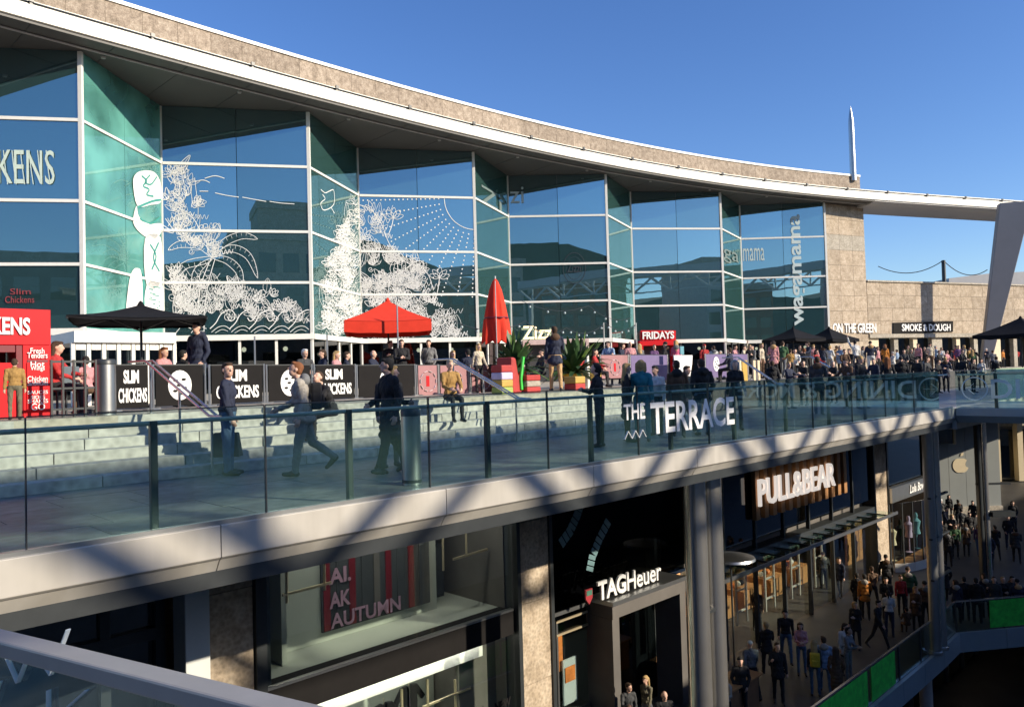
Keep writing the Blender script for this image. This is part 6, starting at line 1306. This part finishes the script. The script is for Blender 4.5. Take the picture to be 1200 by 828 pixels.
S_(913, 824, 5, 'pockets', 'black', 'black', 'brown', 'man in long black coat in the middle of the street', 1.8); S_(922, 776, 5, 'walk', 'black', 'jeans', 'black', 'man in black jumper and jeans walking with woman in pink', 1.84); S_(940, 790, 5, 'folded_w', 'rose', 'jeans', 'brown', 'brown haired woman in pink top and jeans', 1.7); q_ = S_(956, 815, 185, 'stand_w', 'darkgrey', 'jeans', 'blonde', 'person in dark grey wearing the yellow backpack', 1.7)
yb = MB(); yb.box((0, -.19, 1.15), (.28, .15, .40)); yb.box((0, -.27, 1.06), (.2, .05, .2)); yb.v = [Matrix.Translation(q_.location) @ Matrix.Rotation(q_.rotation_euler.z, 4, 'Z') @ v for v in yb.v]; yb.build('backpack', cloth((.62, .42, .03)), label='yellow backpack worn by the person in dark grey', cat='backpack', bevel=.03)
SH(965, 745, 1.74, 185, 'walk', 'paleblue', 'jeans', 'brown', 'man in pale blue shirt ahead of the yellow backpack'); SH(979, 757, 1.66, 190, 'coat_w', 'brown', 'brown', 'brown', 'long haired woman in brown coat by the green banner'); S_(995, 798, 60, 'phone', 'grey', 'grey', 'black', 'person in pale grey looking at a phone by the green banner', 1.72, skin='m'); S_(992, 790, 20, 'stand_w', 'white', 'black', 'brown', 'woman in white close behind the phone user', 1.66)
S_(1015, 726, 182, 'stand', 'orange', 'black', 'black', 'person in bright orange jacket seen from behind', 1.78); S_(1006, 722, 190, 'hood', 'black', 'black', 'black', 'person in black hood left of the orange jacket', 1.74); S_(1024, 714, 200, 'walk', 'brown', 'black', 'brown', 'person in dark brown right of the orange jacket', 1.8); S_(1040, 700, 190, 'pockets', 'black', 'black', 'black', 'tall man in black by the lit pilaster', 1.84); S_(1043, 746, 182, 'stand_w', 'white', 'navy', 'black', 'woman in white blouse and navy trousers seen from behind', 1.7); S_(1040, 728, 5, 'folded', 'black', 'black', 'black', 'person in black facing us beyond the white blouse', 1.74); S_(1057, 722, 20, 'stand', 'red', 'black', 'brown', 'person in red near the bow window', 1.66); S_(1066, 718, 190, 'hood', 'green', 'darkgrey', 'brown', 'person in dark green coat near the bow window', 1.84); SH(1062, 702, 1.3, 200, 'sit', 'brown', 'brown', 'black', 'person in brown crouched by the lower balustrade')
S_(1108, 706, 190, 'walk_coat', 'black', 'black', 'black', 'tall figure in black close to the second twin column', 1.86); S_(1112, 664, 185, 'hood', 'black', 'black', 'brown', 'person in black going up the alley', 1.8); S_(1120, 654, 10, 'stand', 'green', 'black', 'brown', 'person in dark green in the alley', 1.76); S_(1104, 648, 10, 'walk', 'black', 'black', 'black', 'person in black at the near corner of alley', 1.76); S_(1104, 618, 190, 'stand', 'darkgrey', 'black', 'white', 'white haired person far up the alley', 1.74); S_(1128, 632, 190, 'walk', 'darkgrey', 'stone', 'black', 'person in dark grey by the panelled wall', 1.8); S_(1137, 636, 20, 'walk_coat', 'black', 'cream', 'black', 'person in black coat and pale trousers by the panelled wall', 1.76); S_(1148, 651, 10, 'walk_w', 'purple', 'jeans', 'ginger', 'woman in purple left of the dark bridge column', 1.68); S_(1113, 610, 10, 'stand_w', 'black', 'black', 'brown', 'woman in black farthest up the alley', 1.66)
S_(1168, 656, 190, 'walk', 'black', 'black', 'black', 'slim person in black right of the dark bridge column', 1.76); S_(1183, 643, 5, 'pockets', 'black', 'navy', 'black', 'man in black jacket walking toward us at far right', 1.8); S_(1122, 730, 190, 'stand_w', 'navy', 'black', 'brown', 'person in navy at the corner of lower balustrade', 1.66); S_(1146, 730, 185, 'hood', 'black', 'black', 'black', 'person in black leaning over the lower balustrade', 1.74); S_(1167, 728, 350, 'stand', 'darkgrey', 'black', 'brown', 'person in dark grey behind the green banner', 1.72); S_(1177, 726, 20, 'stand_w', 'black', 'black', 'blonde', 'blonde woman in black behind the green banner', 1.68); SH(1192, 678, 1.7, 200, 'hood', 'navy', 'black', 'black', 'person in navy at the far right of green banner')
random.seed(77)
xt = [(1098, 690, 'second twin column base'), (1109, 628, 'alley middle by the twin column'), (1117, 640, 'alley middle'), (1124, 618, 'panelled wall plinth'), (1133, 652, 'alley mouth'), (1141, 620, 'dark bridge column top'), (1160, 668, 'dark bridge column'), (1192, 660, 'far right floor'), (1188, 622, 'pale far shops'), (1086, 735, 'lit corner shop floor'), (1004, 760, 'long green banner top'), (985, 700, 'clothes shop door'), (966, 690, 'clothes shop window frame'), (1030, 760, 'middle of the lower glass'), (1075, 742, 'rising lower handrail'), (1132, 727, 'turn of the lower glass'), (1156, 724, 'green banner left end'), (1188, 726, 'green banner right end'), (900, 790, 'street counter'), (888, 740, 'timber street counter end')]
for i, (x, yf, ph) in enumerate(xt):
    tp_ = ('black', 'navy', 'darkgrey', 'black', 'brown')[i % 5]; hr_ = ('brown', 'black', 'blonde', 'black')[i % 4]
    S_(x, yf, random.choice((10, 185, 60, 200, 340)), ('hood', 'walk', 'coat_w', 'pockets', 'talk_w', 'stroll')[i % 6], tp_, 'black', hr_, f"{hr_} haired passer-by in {'dark grey' if tp_ == 'darkgrey' else tp_} near the {ph}")
